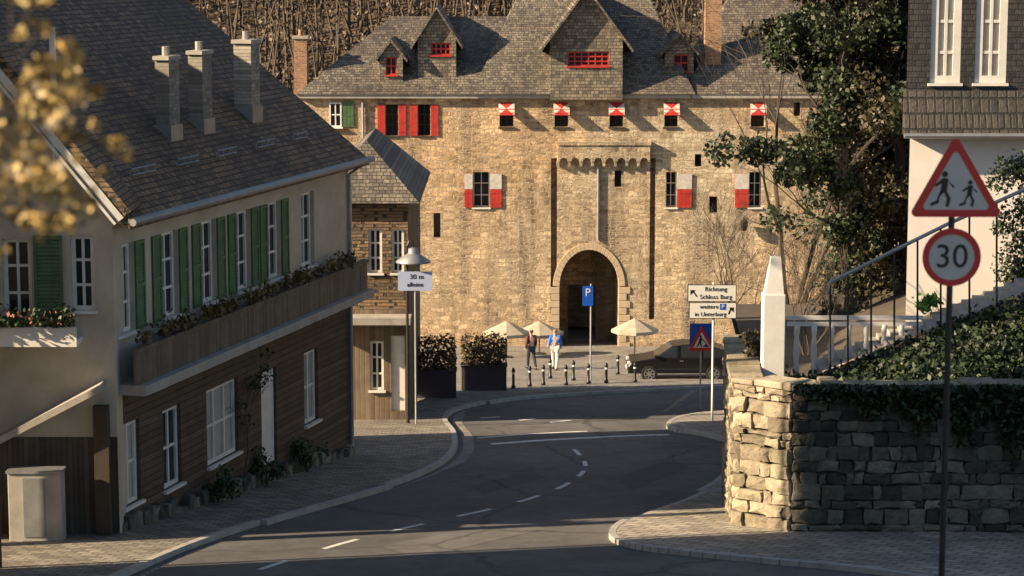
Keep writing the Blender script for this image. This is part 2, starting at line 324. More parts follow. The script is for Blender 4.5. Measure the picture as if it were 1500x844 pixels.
def pavement(name,kerb,inner,mat):
    k=[G(X,Y) for X,Y in kerb]; i_=[G(X,Y) for X,Y in inner]
    mb=MB(); top=[p+Vector((0,0,H)) for p in k+i_]
    mb.poly(top); tag(mb.build(name,mat),kind='structure')
    mb=MB()
    for a,b in zip(k,k[1:]):
        d=(b-a); n=Vector((d.y,-d.x,0)).normalized()*.16
        if (a+n-i_[0]).length < (a-n-i_[0]).length: n=-n
        seg=max(1,int(d.length/1.0))
        for q in range(seg):
            p0=a+d*(q/seg)+d.normalized()*.008; p1=a+d*((q+1)/seg)-d.normalized()*.008
            mb.prism([p0-Vector((0,0,.1)),p1-Vector((0,0,.1)),p1+n-Vector((0,0,.1)),p0+n-Vector((0,0,.1))],(0,0,H+.106))
    tag(mb.build(name+'_kerb',M_kerb),kind='structure')
def smooth_line(pts,k=6):
    out=[]
    for i in range(len(pts)-1):
        p0,p1,p2,p3=[pts[max(0,min(len(pts)-1,i+j))] for j in(-1,0,1,2)]
        for t in range(k):
            t/=k; out.append(tuple(.5*((2*b)+(-a+c)*t+(2*a-5*b+4*c-d)*t*t+(-a+3*b-3*c+d)*t**3) for a,b,c,d in zip(p0,p1,p2,p3)))
    return out+[pts[-1]]
lk=smooth_line([(60,905),(150,862),(228,826),(300,797),(400,764),(512,732),(590,708),(644,684),(668,662),(668,638),(655,618),(672,602),(740,588),(850,579),(960,573),(1080,568),(1250,563)])
pavement('pavement',lk,[(1250,500),(500,500),(400,560),(100,640),(-300,760),(-300,905)],M_pave)
rk=smooth_line([(1500,880),(1300,842),(1120,824),(1000,812),(930,802),(903,790),(912,774),(950,757),(1010,735),(1058,708),(1080,680),(1082,655),(1040,640),(992,632),(984,624),(1005,614),(1060,608),(1200,604)])
pavement('corner_pavement',rk,[(1200,640),(1120,660),(1120,770),(1500,790)],M_pave2)
mb=MB(); mb.poly([G(X,Y,H+.004) for X,Y in [(700,583),(960,571),(1300,562),(1300,500),(560,500),(560,575)]]); tag(mb.build('plaza',M_cobble),kind='structure')
mb=MB(); kp=[G(X,Y,.006) for X,Y in lk]
for a,b in zip(kp,kp[1:]):
    d=(b-a); n=Vector((d.y,-d.x,0)).normalized(); mb.quad(a+n*.17,b+n*.17,b+n*.5,a+n*.5)
tag(mb.build('gutter_strip',M_cobble),kind='structure')
M_patch=asphalt('newer_asphalt',(.075,.072,.068),.2); M_patch2=asphalt('older_asphalt',(.135,.128,.12),.2)
for i,pt in enumerate(([(560,800),(760,760),(800,775),(610,818)],[(690,712),(780,690),(800,700),(708,724)],[(880,640),(960,634),(975,655),(890,662)],[(900,700),(985,672),(1010,685),(925,718)])):
    mb=MB(); mb.poly([G(X,Y,.005) for X,Y in pt]); tag(mb.build('road_patch',M_patch if i%2 else M_patch2),kind='structure')
# painted markings
mb=MB()
def stroke(pts,w,dz=.010):
    p=[G(X,Y,dz) for X,Y in pts]
    for a,b in zip(p,p[1:]):
        d=(b-a); n=Vector((d.y,-d.x,0)).normalized()*w/2; mb.quad(a-n,b-n,b+n,a+n)
cl=smooth_line([(380,835),(500,797),(620,768),(740,741),(815,717),(852,694),(856,676),(838,656)],10)
for i in range(0,len(cl)-6,8): stroke(cl[i:i+5],.13)
for a,b in (((704,613),(732,611)),((806,619),(836,616)),((760,616),(784,614))): stroke([a,b],.13)
stroke(smooth_line([(720,651),(800,645),(900,640),(980,637)],4),.2); stroke(smooth_line([(700,642),(780,636),(860,632)],4),.12)
tag(mb.build('road_marking',M_line),kind='structure')
# hillside forest behind: bare trunks and twig haze
g=np.random.default_rng(3); mb=MB(); tw=[]
for i in range(1500):
    y=(151+g.random()*45) if i<800 else 175+g.random()*150; x=-70+g.random()*110*y/170; z=tz(x,y); h=6+g.random()*6
    mb.tube([(x,y,z-.3),(x+g.normal()*.4,y,z+h*.6),(x+g.normal()*.7,y,z+h)],[.16,.1,.03],4,cap=False)
    k=60; q=np.stack([x+g.normal(size=k)*1.5,y+g.normal(size=k)*1.2,z+h*(.35+.65*g.random(k))],1); tw.append(q)
o=mb.build('bare_forest',M_twig); tag(o,'brown leafless woodland covering the hill behind the gatehouse','woodland',kind='stuff')
qx=-75+g.random(60000)*125; qy=151+60*g.random(60000); tw.append(np.stack([qx,qy,[tz(a,b)+.3+1.6*c_ for a,b,c_ in zip(qx,qy,g.random(60000))]],1))
lf=leaves('twig_canopy',np.concatenate(tw),.26,leafmat('dry_brown_foliage',(.085,.058,.034),.22),o,5)

# ------------------------------------------------------------------ windows and shutters
def window(parent,M,u0,u1,v0,v1,depth=.16,nx=2,ny=3,fm=None,fw=.07,bar=.03,pane=None,w=0.0,sill=True):
    mb=MB(M); fm=fm or M_wpaint; a,b=w+depth-.06,w+depth
    mb.box((u0,a,v0),(u0+fw,b,v1)); mb.box((u1-fw,a,v0),(u1,b,v1)); mb.box((u0+fw,a,v0),(u1-fw,b,v0+fw)); mb.box((u0+fw,a,v1-fw),(u1-fw,b,v1))
    for i in range(1,nx): x=u0+(u1-u0)*i/nx; mb.box((x-bar,a+.012,v0+fw),(x+bar,b,v1-fw))
    for j in range(1,ny): z=v0+(v1-v0)*j/ny; mb.box((u0+fw,a+.018,z-bar),(u1-fw,b-.004,z+bar))
    if sill: mb.box((u0-.06,w-.08,v0-.07),(u1+.06,b,v0-.002))
    fo=mb.build('window',fm,parent)
    p=MB(M); p.quad((u0,b+.01,v0),(u1,b+.01,v0),(u1,b+.01,v1),(u0,b+.01,v1)); p.build('pane',pane or M_glass,fo)
    return fo
def shutter(parent,M,u0,u1,v0,v1,mat,w=-.05,louv=True):
    mb=MB(M); t=.07
    mb.box((u0,w,v0),(u0+t,w+.045,v1)); mb.box((u1-t,w,v0),(u1,w+.045,v1))
    for z in (v0,(v0+v1)/2-.04,v1-.08): mb.box((u0+t,w,z),(u1-t,w+.045,z+.08))
    n=int((v1-v0)/.09)
    for i in range(n):
        z=v0+.08+(v1-v0-.16)*i/n; mb.add([(u0+t,w+.005,z),(u1-t,w+.005,z),(u1-t,w+.04,z+.075),(u0+t,w+.04,z+.075)],[(0,1,2,3)])
    return mb.build('shutter',mat,parent)
def striped_shutter(parent,T,wd,ht,mats=None,mode='diag'):   # panel in local x-z with painted chevrons, real thickness
    mb=MB(T); mb.m=0; nb_=max(3,int(wd/.13))
    for k in range(nb_): mb.box((wd*k/nb_+.004,.004*(k%2),0),(wd*(k+1)/nb_-.004,.05,ht))
    mb.box((.02,-.012,ht*.12),(wd-.02,-.001,ht*.12+.05)); mb.box((.02,-.012,ht*.42),(wd-.02,-.001,ht*.42+.05))
    mb.m=1
    if mode=='diag':
        for k in (0,):
            mb.prism([(0,-.006,0),(wd*.5,-.006,ht*.5),(0,-.006,ht)],(0,.004,0)); mb.prism([(wd,-.006,0),(wd,-.006,ht),(wd*.5,-.006,ht*.5)],(0,.004,0))
    elif mode=='half': mb.prism([(.0,-.006,ht*.55),(wd,-.006,ht*.55),(wd,-.006,ht),(0,-.006,ht)],(0,.004,0))
    return mb.build('shutter',mats or [M_red,M_wold],parent)

# ------------------------------------------------------------------ castle gatehouse
CYD=108.0; MC=frame((0,CYD,0),(1,0,0),(0,1,0))
def c(X,Y): return on(MC,X,Y)
castle=thing('gatehouse','broad sunlit stone castle gatehouse with arched gate, slate roofs and red shutters','gatehouse',(3.5,CYD,gz(CYD)))
cu=lambda X: c(X,300)[0]; cv=lambda Y: c(750,Y)[1]
zb=gz(CYD)-1.0; ze=cv(143)
L0,R0=cu(440),cu(1420)
holes=[]; wins=[]
for X in (742,822,902,982,1108): wins.append((cu(X-10),cu(X+10),cv(186),cv(150),'top'))
for X in (575,622): wins.append((cu(X-9),cu(X+9),cv(199),cv(153),'tall'))
for X,w_ in ((983,8),(1106,9),(705,12)): wins.append((cu(X-w_),cu(X+w_),cv(304),cv(252),'mid'))
for X,Y,w_,h_ in ((905,262,5,12),(640,330,5,18),(1045,300,6,12),(1165,160,5,10),(1022,235,5,9)): wins.append((cu(X-w_),cu(X+w_),cv(Y+h_),cv(Y-h_),'slit'))
slots=[(cu(807),cu(816),cv(468),cv(232)),(cu(952),cu(960),cv(468),cv(232))]
ga,gb,gt=cu(820),cu(907),cv(366)
gate=(ga,gb,zb,gt)
mb=MB(MC); mb.wall(L0,R0,zb,ze,[h[:4] for h in wins]+slots+[gate],.5)
for s_ in slots: mb.quad((s_[0],.5,s_[2]),(s_[1],.5,s_[2]),(s_[1],.5,s_[3]),(s_[0],.5,s_[3]))
# pointed arch spandrels
spr=gt-1.75; arc=[]
for i in range(13):
    t=i/12; arc.append((ga+(gb-ga)/2*(1-math.cos(t*math.pi/2)) , spr+1.75*math.sin(t*math.pi/2)))
full=arc+[(ga+gb-a,b) for a,b in arc[-2::-1]]
for (a,b),(a2,b2) in zip(full,full[1:]):
    mb.quad((a,0,b),(a2,0,b2),(a2,0,gt),(a,0,gt)); mb.quad((a,0,b),(a,4.5,b),(a2,4.5,b2),(a2,0,b2))
mb.quad((L0,0,zb),(L0,12,zb),(L0,12,ze),(L0,0,ze)); mb.quad((R0,0,zb),(R0,0,ze),(R0,12,ze),(R0,12,zb))
mb.quad((ga,.5,zb),(ga,4.5,zb),(ga,4.5,spr),(ga,.5,spr)); mb.quad((gb,.5,zb),(gb,.5,spr),(gb,4.5,spr),(gb,4.5,zb))
mb.build('wall',M_castle,castle)
mb=MB(MC)   # inner back of the passage with a far opening
mb.wall(ga-.01,gb+.01,zb,gt,[(ga+.5,gb-.9,zb,zb+3.4)],.4,4.5); mb.build('gate_passage',M_castle,castle); mb=MB(MC); mb.quad((ga-1,9,zb),(gb+1,9,zb),(gb+1,9,gt),(ga-1,9,gt)); mb.build('courtyard_wall',M_castle,castle)
mb=MB(MC)   # voussoirs
for (a,b),(a2,b2) in zip(full,full[1:]):
    cx_=(ga+gb)/2; 
    def outp(p): 
        d=Vector((p[0]-cx_,p[1]-spr+.2)); d.normalize(); return (p[0]+d.x*.32,p[1]+d.y*.32)
    o1,o2=outp((a,b)),outp((a2,b2)); m1=((a2-a)*.03,(b2-b)*.03)
    mb.prism([(a+m1[0],-.05,b+m1[1]),(a2-m1[0],-.05,b2-m1[1]),(o2[0],-.05,o2[1]),(o1[0],-.05,o1[1])],(0,.06,0))
for k in range(9):
    z=zb+1+ (spr-zb-1)*k/9; h=(spr-zb-1)/9-.02; w_=.38 if k%2 else .55
    mb.box((ga-w_,-.05,z),(ga-.004,.02,z+h)); mb.box((gb+.004,-.05,z),(gb+w_,.02,z+h))
mb.build('arch_surround',M_quoin,castle,bevel=.015)
# round-arch frieze above the gate bay
mb=MB(MC); f0,f1=cu(817),cu(951); nA=8; wA=(f1-f0)/nA; zt,zs=cv(212),cv(236); zc=cv(243)
for i in range(nA):
    a=f0+wA*i; r_=wA*.33; cxA=a+wA/2
    pts=[(a,0,zs),(cxA-r_,0,zs)]+[(cxA-r_*math.cos(math.pi*t/8),0,zs+r_*math.sin(math.pi*t/8)) for t in range(1,8)]+[(cxA+r_,0,zs),(a+wA,0,zs),(a+wA,0,zt),(a,0,zt)]
    mb.prism([(p[0],-.3,p[2]) for p in pts],(0,.298,0))
    mb.prism([(a-.1,-.29,zs-.003),(a+.1,-.29,zs-.003),(a+.1,-.003,zc),(a-.1,-.003,zc)],(0,.0,0.0)) if False else mb.box((a-wA*.12,-.26,zc),(a+wA*.12,-.003,zs-.003))
mb.box((f0-.05,-.36,zt+.003),(f1+.05,-.003,zt+.16)); mb.build('arch_frieze',M_castle,castle)
mb=MB(MC); 
for a,b in ((L0-.1,cu(805)),(cu(805),cu(1010)),(cu(1010),R0)): mb.box((a+.02,-.28,ze-.02),(b-.02,.1,ze+.16))
mb.build('eaves_cornice',M_greyst,castle)
mb=MB(MC); mb.tube([(cu(876),-.08,cv(246)),(cu(876),-.08,cv(352))],.06); mb.build('drainpipe',M_zinc,castle)
mb=MB(MC); mb.tube([(cu(533),-.1,cv(150)),(cu(533),-.1,cv(330))],.07); mb.build('drainpipe',M_zinc,castle)
for a,b,c0,c1,k in wins:
    if k=='slit': window(castle,MC,a,b,c0,c1,.45,1,1,M_dark,.02,.01,sill=False); continue
    window(castle,MC,a,b,c0,c1,.4,2,3,M_wood if k!='mid' else M_wpaint,.05,.02)
    wd,ht=b-a,c1-c0
    if k=='top':
        T=MC@Matrix.Translation((a-.05,-.06,c1))@Matrix.Rotation(R(-38),4,'X')@Matrix.Translation((0,0,-ht*.62)); striped_shutter(castle,T,wd+.1,ht*.62)
    elif k=='tall':
        for x0 in (a-wd*.62-.02,b+.02): striped_shutter(castle,MC@Matrix.Translation((x0,-.06,c0)),wd*.62,ht,mode='none')
    else:
        if a<cu(800): xs_=((a-.40,.38),(b+.02,.55))
        elif a<cu(1040): xs_=((b+.02,.68),)
        else: xs_=((a-.66,.64),)
        for x0,w_ in xs_: striped_shutter(castle,MC@Matrix.Translation((x0,-.07,c0)),w_,ht*.95,mode='half')
striped_shutter(castle,MC@Matrix.Translation((cu(504),-.06,cv(186))),.5,1.2,[M_green,M_green],'none')
window(castle,MC,cu(484),cu(502),cv(186),cv(150),.1,2,2,M_wpaint,w=-.12)
# roofs
def hip(x0,x1,y0,y1,zE,zR,hl,hr,over=.35):
    ym=(y0+y1)/2; a,b,c_,d=(x0,y0-over,zE),(x1,y0-over,zE),(x1,y1,zE),(x0,y1,zE); e,f=(x0+hl,ym,zR),(x1-hr,ym,zR)
    return [(a,b,f,e),(b,c_,f),(c_,d,e,f),(d,a,e),(d,c_,b,a)]
def roofmb(fs):
    mb=MB()
    for f in fs: mb.poly(f)
    return mb
zr=ze+.16
roofmb(hip(cu(436),cu(712),CYD,CYD+10,zr,P(600,24,CYD+5).z,4.2,-2)).build('roof',M_slate,castle)
roofmb(hip(cu(690),cu(1016),CYD-.05,CYD+11,zr+.01,P(600,-90,CYD+5.5).z,3.6,3.2)).build('roof',M_slate,castle)
roofmb(hip(cu(1000),cu(1430),CYD+.03,CYD+10,zr,P(600,-10,CYD+5).z,2.6,3)).build('roof',M_slate,castle)
def dormer(X0,X1,Yb,Ys,Ya,y0,y1,win,nx,ny,fm,wallm,ov=.3):
    M=frame((0,y0,0),(1,0,0),(0,1,0)); U=lambda X:on(M,X,100)[0]; V=lambda Y:on(M,750,Y)[1]
    x0,x1,xm=U(X0),U(X1),(U(X0)+U(X1))/2; z0,z1,z2=V(Yb),V(Ys),V(Ya); D=y1-y0
    mb=MB(M); h=(U(win[0]),U(win[1]),V(win[3]),V(win[2]))
    mb.wall(x0,x1,z0,z1,[h],.15); mb.poly([(x0,0,z1),(x1,0,z1),(xm,0,z2)]); mb.quad((x0,0,z0),(x0,0,z1),(x0,D,z1),(x0,D,z0)); mb.quad((x1,0,z0),(x1,D,z0),(x1,D,z1),(x1,0,z1))
    d=mb.build('dormer',wallm,castle)
    mb=MB(M); sl=(z2-z1)/(xm-x0); t=.12
    for s_,xe in ((1,x0),(-1,x1)):
        xo=xe-s_*ov; zo=z1-ov*sl
        mb.prism([(xo,-ov,zo+.02),(xm,-ov,z2+.02),(xm,-ov,z2+t+.06),(xo-s_*.03,-ov,zo+t+.02)],(0,D+ov,0))
    mb.build('dormer_roof',M_slate,d)
    window(d,M,*h,.12,nx,ny,fm,.06,.03)
    return d
dormer(806,912,146,58,-14,CYD-.5,CYD+7,(832,892,76,97),6,3,M_red,M_slatec,.45)
dormer(612,668,126,58,14,CYD+.8,CYD+6,(632,660,63,81),4,2,M_red,M_slatec,.3)
dormer(974,1016,128,76,54,CYD+.6,CYD+6,(987,1009,80,105),2,2,M_red,M_slatec,.2)
dormer(556,590,134,84,62,CYD+.5,CYD+5,(565,581,84,110),2,2,M_red,M_slatec,.2)
def chimney(parent,X0,X1,Yt,Yb,y,mat,cap=True,dep=.8):
    a,b=P(X0,Yt,y),P(X1,Yb,y); mb=MB(); mb.box((a.x,y,b.z-1),(b.x,y+dep,a.z)); 
    ch=mb.build('chimney',mat,parent)
    if cap:
        m2=MB(); m2.box((a.x-.08,y-.08,a.z+.003),(b.x+.08,y+dep+.08,a.z+.12)); m2.build('chimney_cap',M_greyst,ch)
        m3=MB(); m3.tube([((a.x+b.x)/2,y+dep/2,a.z+.12),((a.x+b.x)/2,y+dep/2,a.z+.42)],.11,8); m3.build('chimney_pot',M_brick,ch)
    return ch
chimney(castle,1034,1056,-20,118,CYD+1.2,M_brick,False)
chimney(castle,430,450,57,140,CYD+1,M_brick)
# wall lantern on the gatehouse
o=thing('wall_lantern','black iron wall lantern fixed to the gatehouse stonework beside the ivy tree','lantern',P(1090,330,CYD-.35))
mb=MB(); q=P(1090,330,CYD-.35); mb.tube([q+Vector((0,.35,.3)),q+Vector((0,0,.42)),q+Vector((0,0,.3))],.025,6); mb.build('bracket',M_dark,o)
mb=MB(); mb.lathe([(.05,-.28),(.13,-.22),(.19,.12),(.22,.14),(.05,.3)],q,6); mb.build('lamp_head',M_black,o)

# ------------------------------------------------------------------ row house on the left
A=Vector((-8.4,52,0)); ML=frame(A,(.271,.963,0),(-.963,.271,0)); 
row=thing('row_house','long shaded house with brown siding, green shutters and three chimneys along the pavement','house',(-7,58,gz(58)))
U=lambda X,Y:on(ML,X,Y)[0]
u0,u1=-1.5,13.9; zg=-5.55
uw=[]
for X in (183,249,306,357,402,452): 
    uc=U(X,420); uw.append(uc)
up=[(a-.48,a+.48,-8.55,-6.55) for a in uw]
mb=MB(ML); mb.wall(u0,u1,-9.6,zg,up,.2); mb.quad((u1,0,-15.5),(u1,8,-15.5),(u1,8,zg),(u1,0,zg)); mb.quad((u0,0,-15),(u0,0,zg),(u0,8,zg),(u0,8,-15)); mb.build('upper_wall',M_plaster,row)
low=[(U(180,660),U(206,660)),(U(240,640),U(266,640)),(U(304,620),U(350,620)),(U(384,600),U(404,600)),(U(448,520)-.1,U(466,520))]
lw=[(low[0][0],low[0][1],-12.5,-10.6),(low[1][0],low[1][1],-12.6,-10.7),(low[2][0],low[2][1],-12.6,-10.7),(low[3][0],low[3][1]+.1,-13.4,-10.9),(low[4][0],low[4][1],-12.9,-10.9)]
mb=MB(ML); mb.wall(u0,u1,-15.5,-9.85,lw,.2,.02); mb.build('lower_wall',M_board,row)
for i,h in enumerate(up):
    window(row,ML,*h,.17,2,3,M_wpaint,.09,.03)
    if i<5:
        shutter(row,ML,h[0]-.52,h[0]-.03,h[2],h[3],M_green); shutter(row,ML,h[1]+.03,h[1]+.52,h[2],h[3],M_green)
for i,h in enumerate(lw):
    if i==3:
        mb=MB(ML); mb.box((h[0],.1,h[2]),(h[1],.17,h[3])); mb.box((h[0]+.1,.08,h[2]+1.2),(h[1]-.1,.1,h[3]-.15)); mb.build('door',M_wpaint,row)
    else: window(row,ML,*h,.17,3 if i==2 else 2,2,M_wpaint,.1,.035,M_curtain if i!=1 else M_glass)
mb=MB(ML); mb.box((u0,-.55,-9.6),(u1,-.47,-8.85)); mb.box((u0,-.62,-8.85),(u1,-.42,-8.77)); mb.build('balcony_parapet',M_vboard,row)
mb=MB(ML); mb.box((u0,-.75,-9.83),(u1,.05,-9.603)); mb.build('ledge',M_greyst,row)
g=np.random.default_rng(11)
pts=np.stack([u0+.4+(u1-u0-1)*g.random(2600),-.5+g.normal(size=2600)*.10,-8.72+np.abs(g.normal(size=2600))*.14],1); pts=pts[(np.sin(pts[:,0]*2.3)+np.sin(pts[:,0]*5.1))>-.6]
fx=leaves('flower_box',[tuple(ML@Vector(p)) for p in pts],.12,M_hedge,row,12)
mb=MB(ML)   # rubble plinth
for i in range(60):
    a=u0+(u1-u0)*i/60; wz=gz((ML@Vector((a,0,0))).y)+H; hh=.10+.28*rnd.random(); mb.stone((a-.02,-.12-.08*rnd.random(),wz-.25),(a+(u1-u0)/60+.02,.015,wz+hh),rnd,.06)
mb.build('stone_plinth',M_darkened,row,bevel=.02)
# roof with eaves, gutter
mb=MB(ML); th=R(39); rx=7.0; ov=.55
def rp(u,w): return (u,w,zg+.05+w*math.tan(th))
mb.prism([rp(u0-.2,-ov),rp(u1+.25,-ov),rp(u1+.25,rx),rp(u0-.2,rx)],(0,0,-.16)); 
mb.prism([(u0-.2,rx,rp(0,rx)[2]),(u1+.25,rx,rp(0,rx)[2]),(u1+.05,rx+3,zg),(u0-.2,rx+3,zg)],(0,0,-.16)); mb.poly([(u1,0,zg),(u1,rx+3,zg),(u1,rx,rp(0,rx)[2]-.2)]); mb.build('roof',M_tile,row)
mb=MB(ML); mb.tube([(u0-.2,-ov-.08,zg-.40),(u1+.3,-ov-.08,zg-.40)],.085,8); mb.tube([(u1-.1,-ov-.08,zg-.42),(u1-.1,-.08,zg-.8),(u1-.1,-.08,-14.3)],.055,8); mb.build('gutter',M_zinc,row)
mb=MB(ML); mb.box((u0-.2,-ov,zg-.43),(u1+.25,-ov+.03,zg-.12-.2)); mb.box((u0-.2,-ov+.03,zg-.43),(u1+.25,0,zg-.39)); mb.build('eaves_board',M_plaster,row)
for seg in ((.4,1.7),(3.0,4.2),(5.4,6.6),(8,9.2),(10.6,11.6)):   # snow guards
    mb=MB(ML)
    for k in (0,.14): mb.tube([(seg[0],.35,rp(0,.35)[2]+.08+k),(seg[1],.35,rp(0,.35)[2]+.08+k)],.018,5)
    for x in np.linspace(seg[0],seg[1],4): mb.tube([(x,.4,rp(0,.4)[2]-.02),(x,.35,rp(0,.35)[2]+.26)],.014,4)
    mb.build('snow_guard',M_zinc,row)
def roof_hit(X,Y):      # point where the surveyed ray meets the roof slope
    Mi=ML.inverted(); o=Mi@Vector((0,0,0)); d=Mi.to_3x3()@ray(X,Y); k=math.tan(th); t=(zg+.05+k*o.y-o.z)/(d.z-k*d.y); return o+d*t
for X0,X1,Yt,Yb in ((236,258,88,196),(284,306,80,186),(350,377,64,168)):
    q=roof_hit((X0+X1)/2,Yb); s_=(X1-X0)/F*ML.__matmul__(q).y; hgt=(Yb-Yt)/F*(ML@q).y
    mb=MB(ML); mb.box((q.x-.25,q.y-s_*.42,q.z-.3),(q.x+.35,q.y+s_*.58,q.z+hgt)); ch=mb.build('chimney',M_chim,row)
    mb=MB(ML); mb.box((q.x-.30,q.y-s_*.42-.05,q.z-.3),(q.x+.40,q.y+s_*.58+.05,q.z+.22)); mb.build('flashing',M_zinc,ch)
    mb=MB(ML); mb.box((q.x-.32,q.y-s_*.5,q.z+hgt+.003),(q.x+.42,q.y+s_*.66,q.z+hgt+.1)); mb.tube([(q.x+.05,q.y+.05,q.z+hgt+.1),(q.x+.05,q.y+.05,q.z+hgt+.32)],.1,8); mb.build('chimney_cap',M_greyst,ch)
# shrubs at the foot of the row house
def shrub(name,label,cat,c0,rx_,rz_,n,mat,ls,seed,group=None,stem=True,fl=None):
    o=thing(name,label,cat,c0,group); g=np.random.default_rng(seed); ry=rx_*.7
    cen=np.stack([c0[0]+g.normal(size=14)*rx_*.45,c0[1]+g.normal(size=14)*ry*.45,c0[2]+rz_*(.25+.75*g.random(14))],1)
    leaves('foliage',clumps(g,cen,min(rx_,rz_)*.45,n//14),ls,mat,o,seed)
    if fl: leaves('blossom',clumps(g,cen,min(rx_,rz_)*.5,n//60),ls*.9,fl,o,seed+1)
    if stem:
        mb=MB(); r2=random.Random(seed)
        for k in range(7): mb.tube([c0,(c0[0]+r2.uniform(-.5,.5)*rx_,c0[1]+r2.uniform(-.5,.5)*ry,c0[2]+rz_*r2.uniform(.5,1))],[.02,.008],4,cap=False)
        mb.build('stem',M_twig,o)
    return o
for i,(X,Y) in enumerate(((300,735),(372,706),(432,688))):
    q=ML@Vector((U(X,Y-10),-.35,0)); q.z=gz(q.y)+H; shrub('wall_shrub',['low untidy shrub at the foot of the siding below the small window','low untidy shrub under the wide curtained window','low untidy shrub beside the white door'][i],'shrub',tuple(q),.6,.8,700,M_box,.09,60+i,'shrubs along the row house')
# climbing rose on wall by the wide window
mb=MB(); 
rose=thing('climbing_rose','leafy climbing plant trained up the brown siding beside the wide window','climber',tuple(ML@Vector((U(352,690),-.1,gz(56)+H))))
g2=random.Random(5); tips=[]; branch(mb,ML@Vector((U(352,690),-.1,gz(56)+H)),(0,0,1),1.6,.025,2,g2,tips,.5,.3,4); mb.build('stem',M_twig,rose)
leaves('foliage',clumps(np.random.default_rng(4),[tuple(t) for t in tips],.2,14),.1,M_box,rose,4)

# ------------------------------------------------------------------ near gable house at far left
YA=50.2; MA=frame((0,YA,0),(1,0,0),(0,1,0)); gab=thing('gable_house','cream gabled house with green shutter, balcony and pale verge boards at the far left','house',(-10.5,YA,gz(YA)))
ua=lambda X,Y=400:on(MA,X,Y)[0]; va=lambda Y:on(MA,750,Y)[1]
xr=ua(166); ap=(ua(-190),va(-165)); xl=2*ap[0]-xr
wa=[(ua(4),ua(46),va(470),va(350)),(ua(104),ua(138),va(455),va(345)),(ua(20),ua(60),va(190),va(110))]
mb=MB(MA); mb.wall(xl,xr,va(640),va(290),wa[:2],.2); mb.poly([(xl,0,va(290)),(xr,0,va(290)),(ap[0],0,ap[1])]); mb.quad((xr,0,va(790)),(xr,9,va(790)),(xr,9,va(290)),(xr,0,va(290))); mb.build('wall',M_plaster,gab)
mb=MB(MA); mb.wall(xl,xr-.002,va(830),va(640)-.003,[],.2,.03); mb.build('boarded_storey',M_vboard2,gab)
for h in wa[:2]: window(gab,MA,*h,.17,2,3,M_wpaint,.09,.03)
shutter(gab,MA,ua(50),ua(92),va(470),va(345),M_green)
mb=MB(MA); d=Vector((ap[0]-xr,0,ap[1]-va(290))).normalized(); e=Vector((-d.z,0,d.x))
a=Vector((xr,0,va(290)))-d*.5
for k,(o_,t_) in enumerate(((.0,.17),(.2,.06))):
    n_=Vector((d.z,0,-d.x))*-1
    p=[a+n_*o_,Vector((ap[0],0,ap[1]))+n_*o_,Vector((ap[0],0,ap[1]))+n_*(o_+t_),a+n_*(o_+t_)]; mb.prism([(q.x,-.35-.04*k,q.z) for q in p],(0,.06,0))
mb.build('verge_board',M_wpaint,gab)
mb=MB(MA); nn=Vector((-d.z,0,d.x)); nn=nn if nn.z>0 else -nn
mb.prism([(q.x,-.33,q.z) for q in (a+nn*.02,Vector((ap[0],0,ap[1]))+nn*.02,Vector((ap[0],0,ap[1]))+nn*.2,a+nn*.2)],(0,1.5,0)); mb.build('roof',M_tile,gab)
mb=MB(MA); mb.box((xl,-.655,va(500)),(ua(118),0,va(492))); mb.box((xl,-.71,va(500)-.004),(ua(118)+.004,-.66,va(472))); mb.build('balcony',M_wpaint,gab)
g=np.random.default_rng(8); pts=np.stack([ua(-40)+(ua(116)-ua(-40))*g.random(900),YA-.7+g.normal(size=900)*.12,va(470)+np.abs(g.normal(size=900))*.16],1); leaves('flower_box',pts,.11,M_box,gab,3); leaves('flower_box_blooms',pts[:120]+[0,0,.05],.12,M_pink,gab,33)['kind']='stuff'
mb=MB(MA); p0,p1=(ua(-20),va(652)),(ua(150),va(566)); mb.prism([(p0[0],-.7,p0[1]),(p1[0],-.7,p1[1]),(p1[0],-.7,p1[1]+.16),(p0[0],-.7,p0[1]+.16)],(0,.7,0)); mb.build('porch_roof',M_greyst,gab)
mb=MB(MA); mb.box((ua(134),-.3,va(800)),(ua(156),-.05,va(592))); mb.build('corner_post',M_wood,gab)
mb=MB(MA); mb.tube([(ua(88),-.12,va(40)),(ua(88),-.12,va(292))],.07,8); mb.build('downpipe',M_wpaint,gab)
mb=MB(); mb.box((-17,48.76,-14),(-13.2,50.15,1.0)); mb.build('shade_wing',M_plaster,gab)  # unseen wing added to shade the gable front
# cabinet
q=G(52,805); cab=thing('utility_cabinet','grey metal utility cabinet standing against the boarded wall at the lower left','cabinet',tuple(q))
a,b=G(14,800),G(92,800); zc_=P(50,694,a.y).z
mb=MB(); mb.box((a.x,a.y,a.z),(b.x,a.y+.45,zc_)); mb.build('body',M_greyst,cab,bevel=.02)
mb=MB(); mb.box((a.x-.03,a.y-.04,zc_+.003),(b.x+.03,a.y+.48,zc_+.06)); mb.build('lid',M_zinc,cab)
mb=MB(); mb.box(((a.x+b.x)/2-.25,a.y-.02,a.z+.2),((a.x+b.x)/2+.2,a.y-.003,zc_-.1)); mb.build('door',M_zinc,cab)

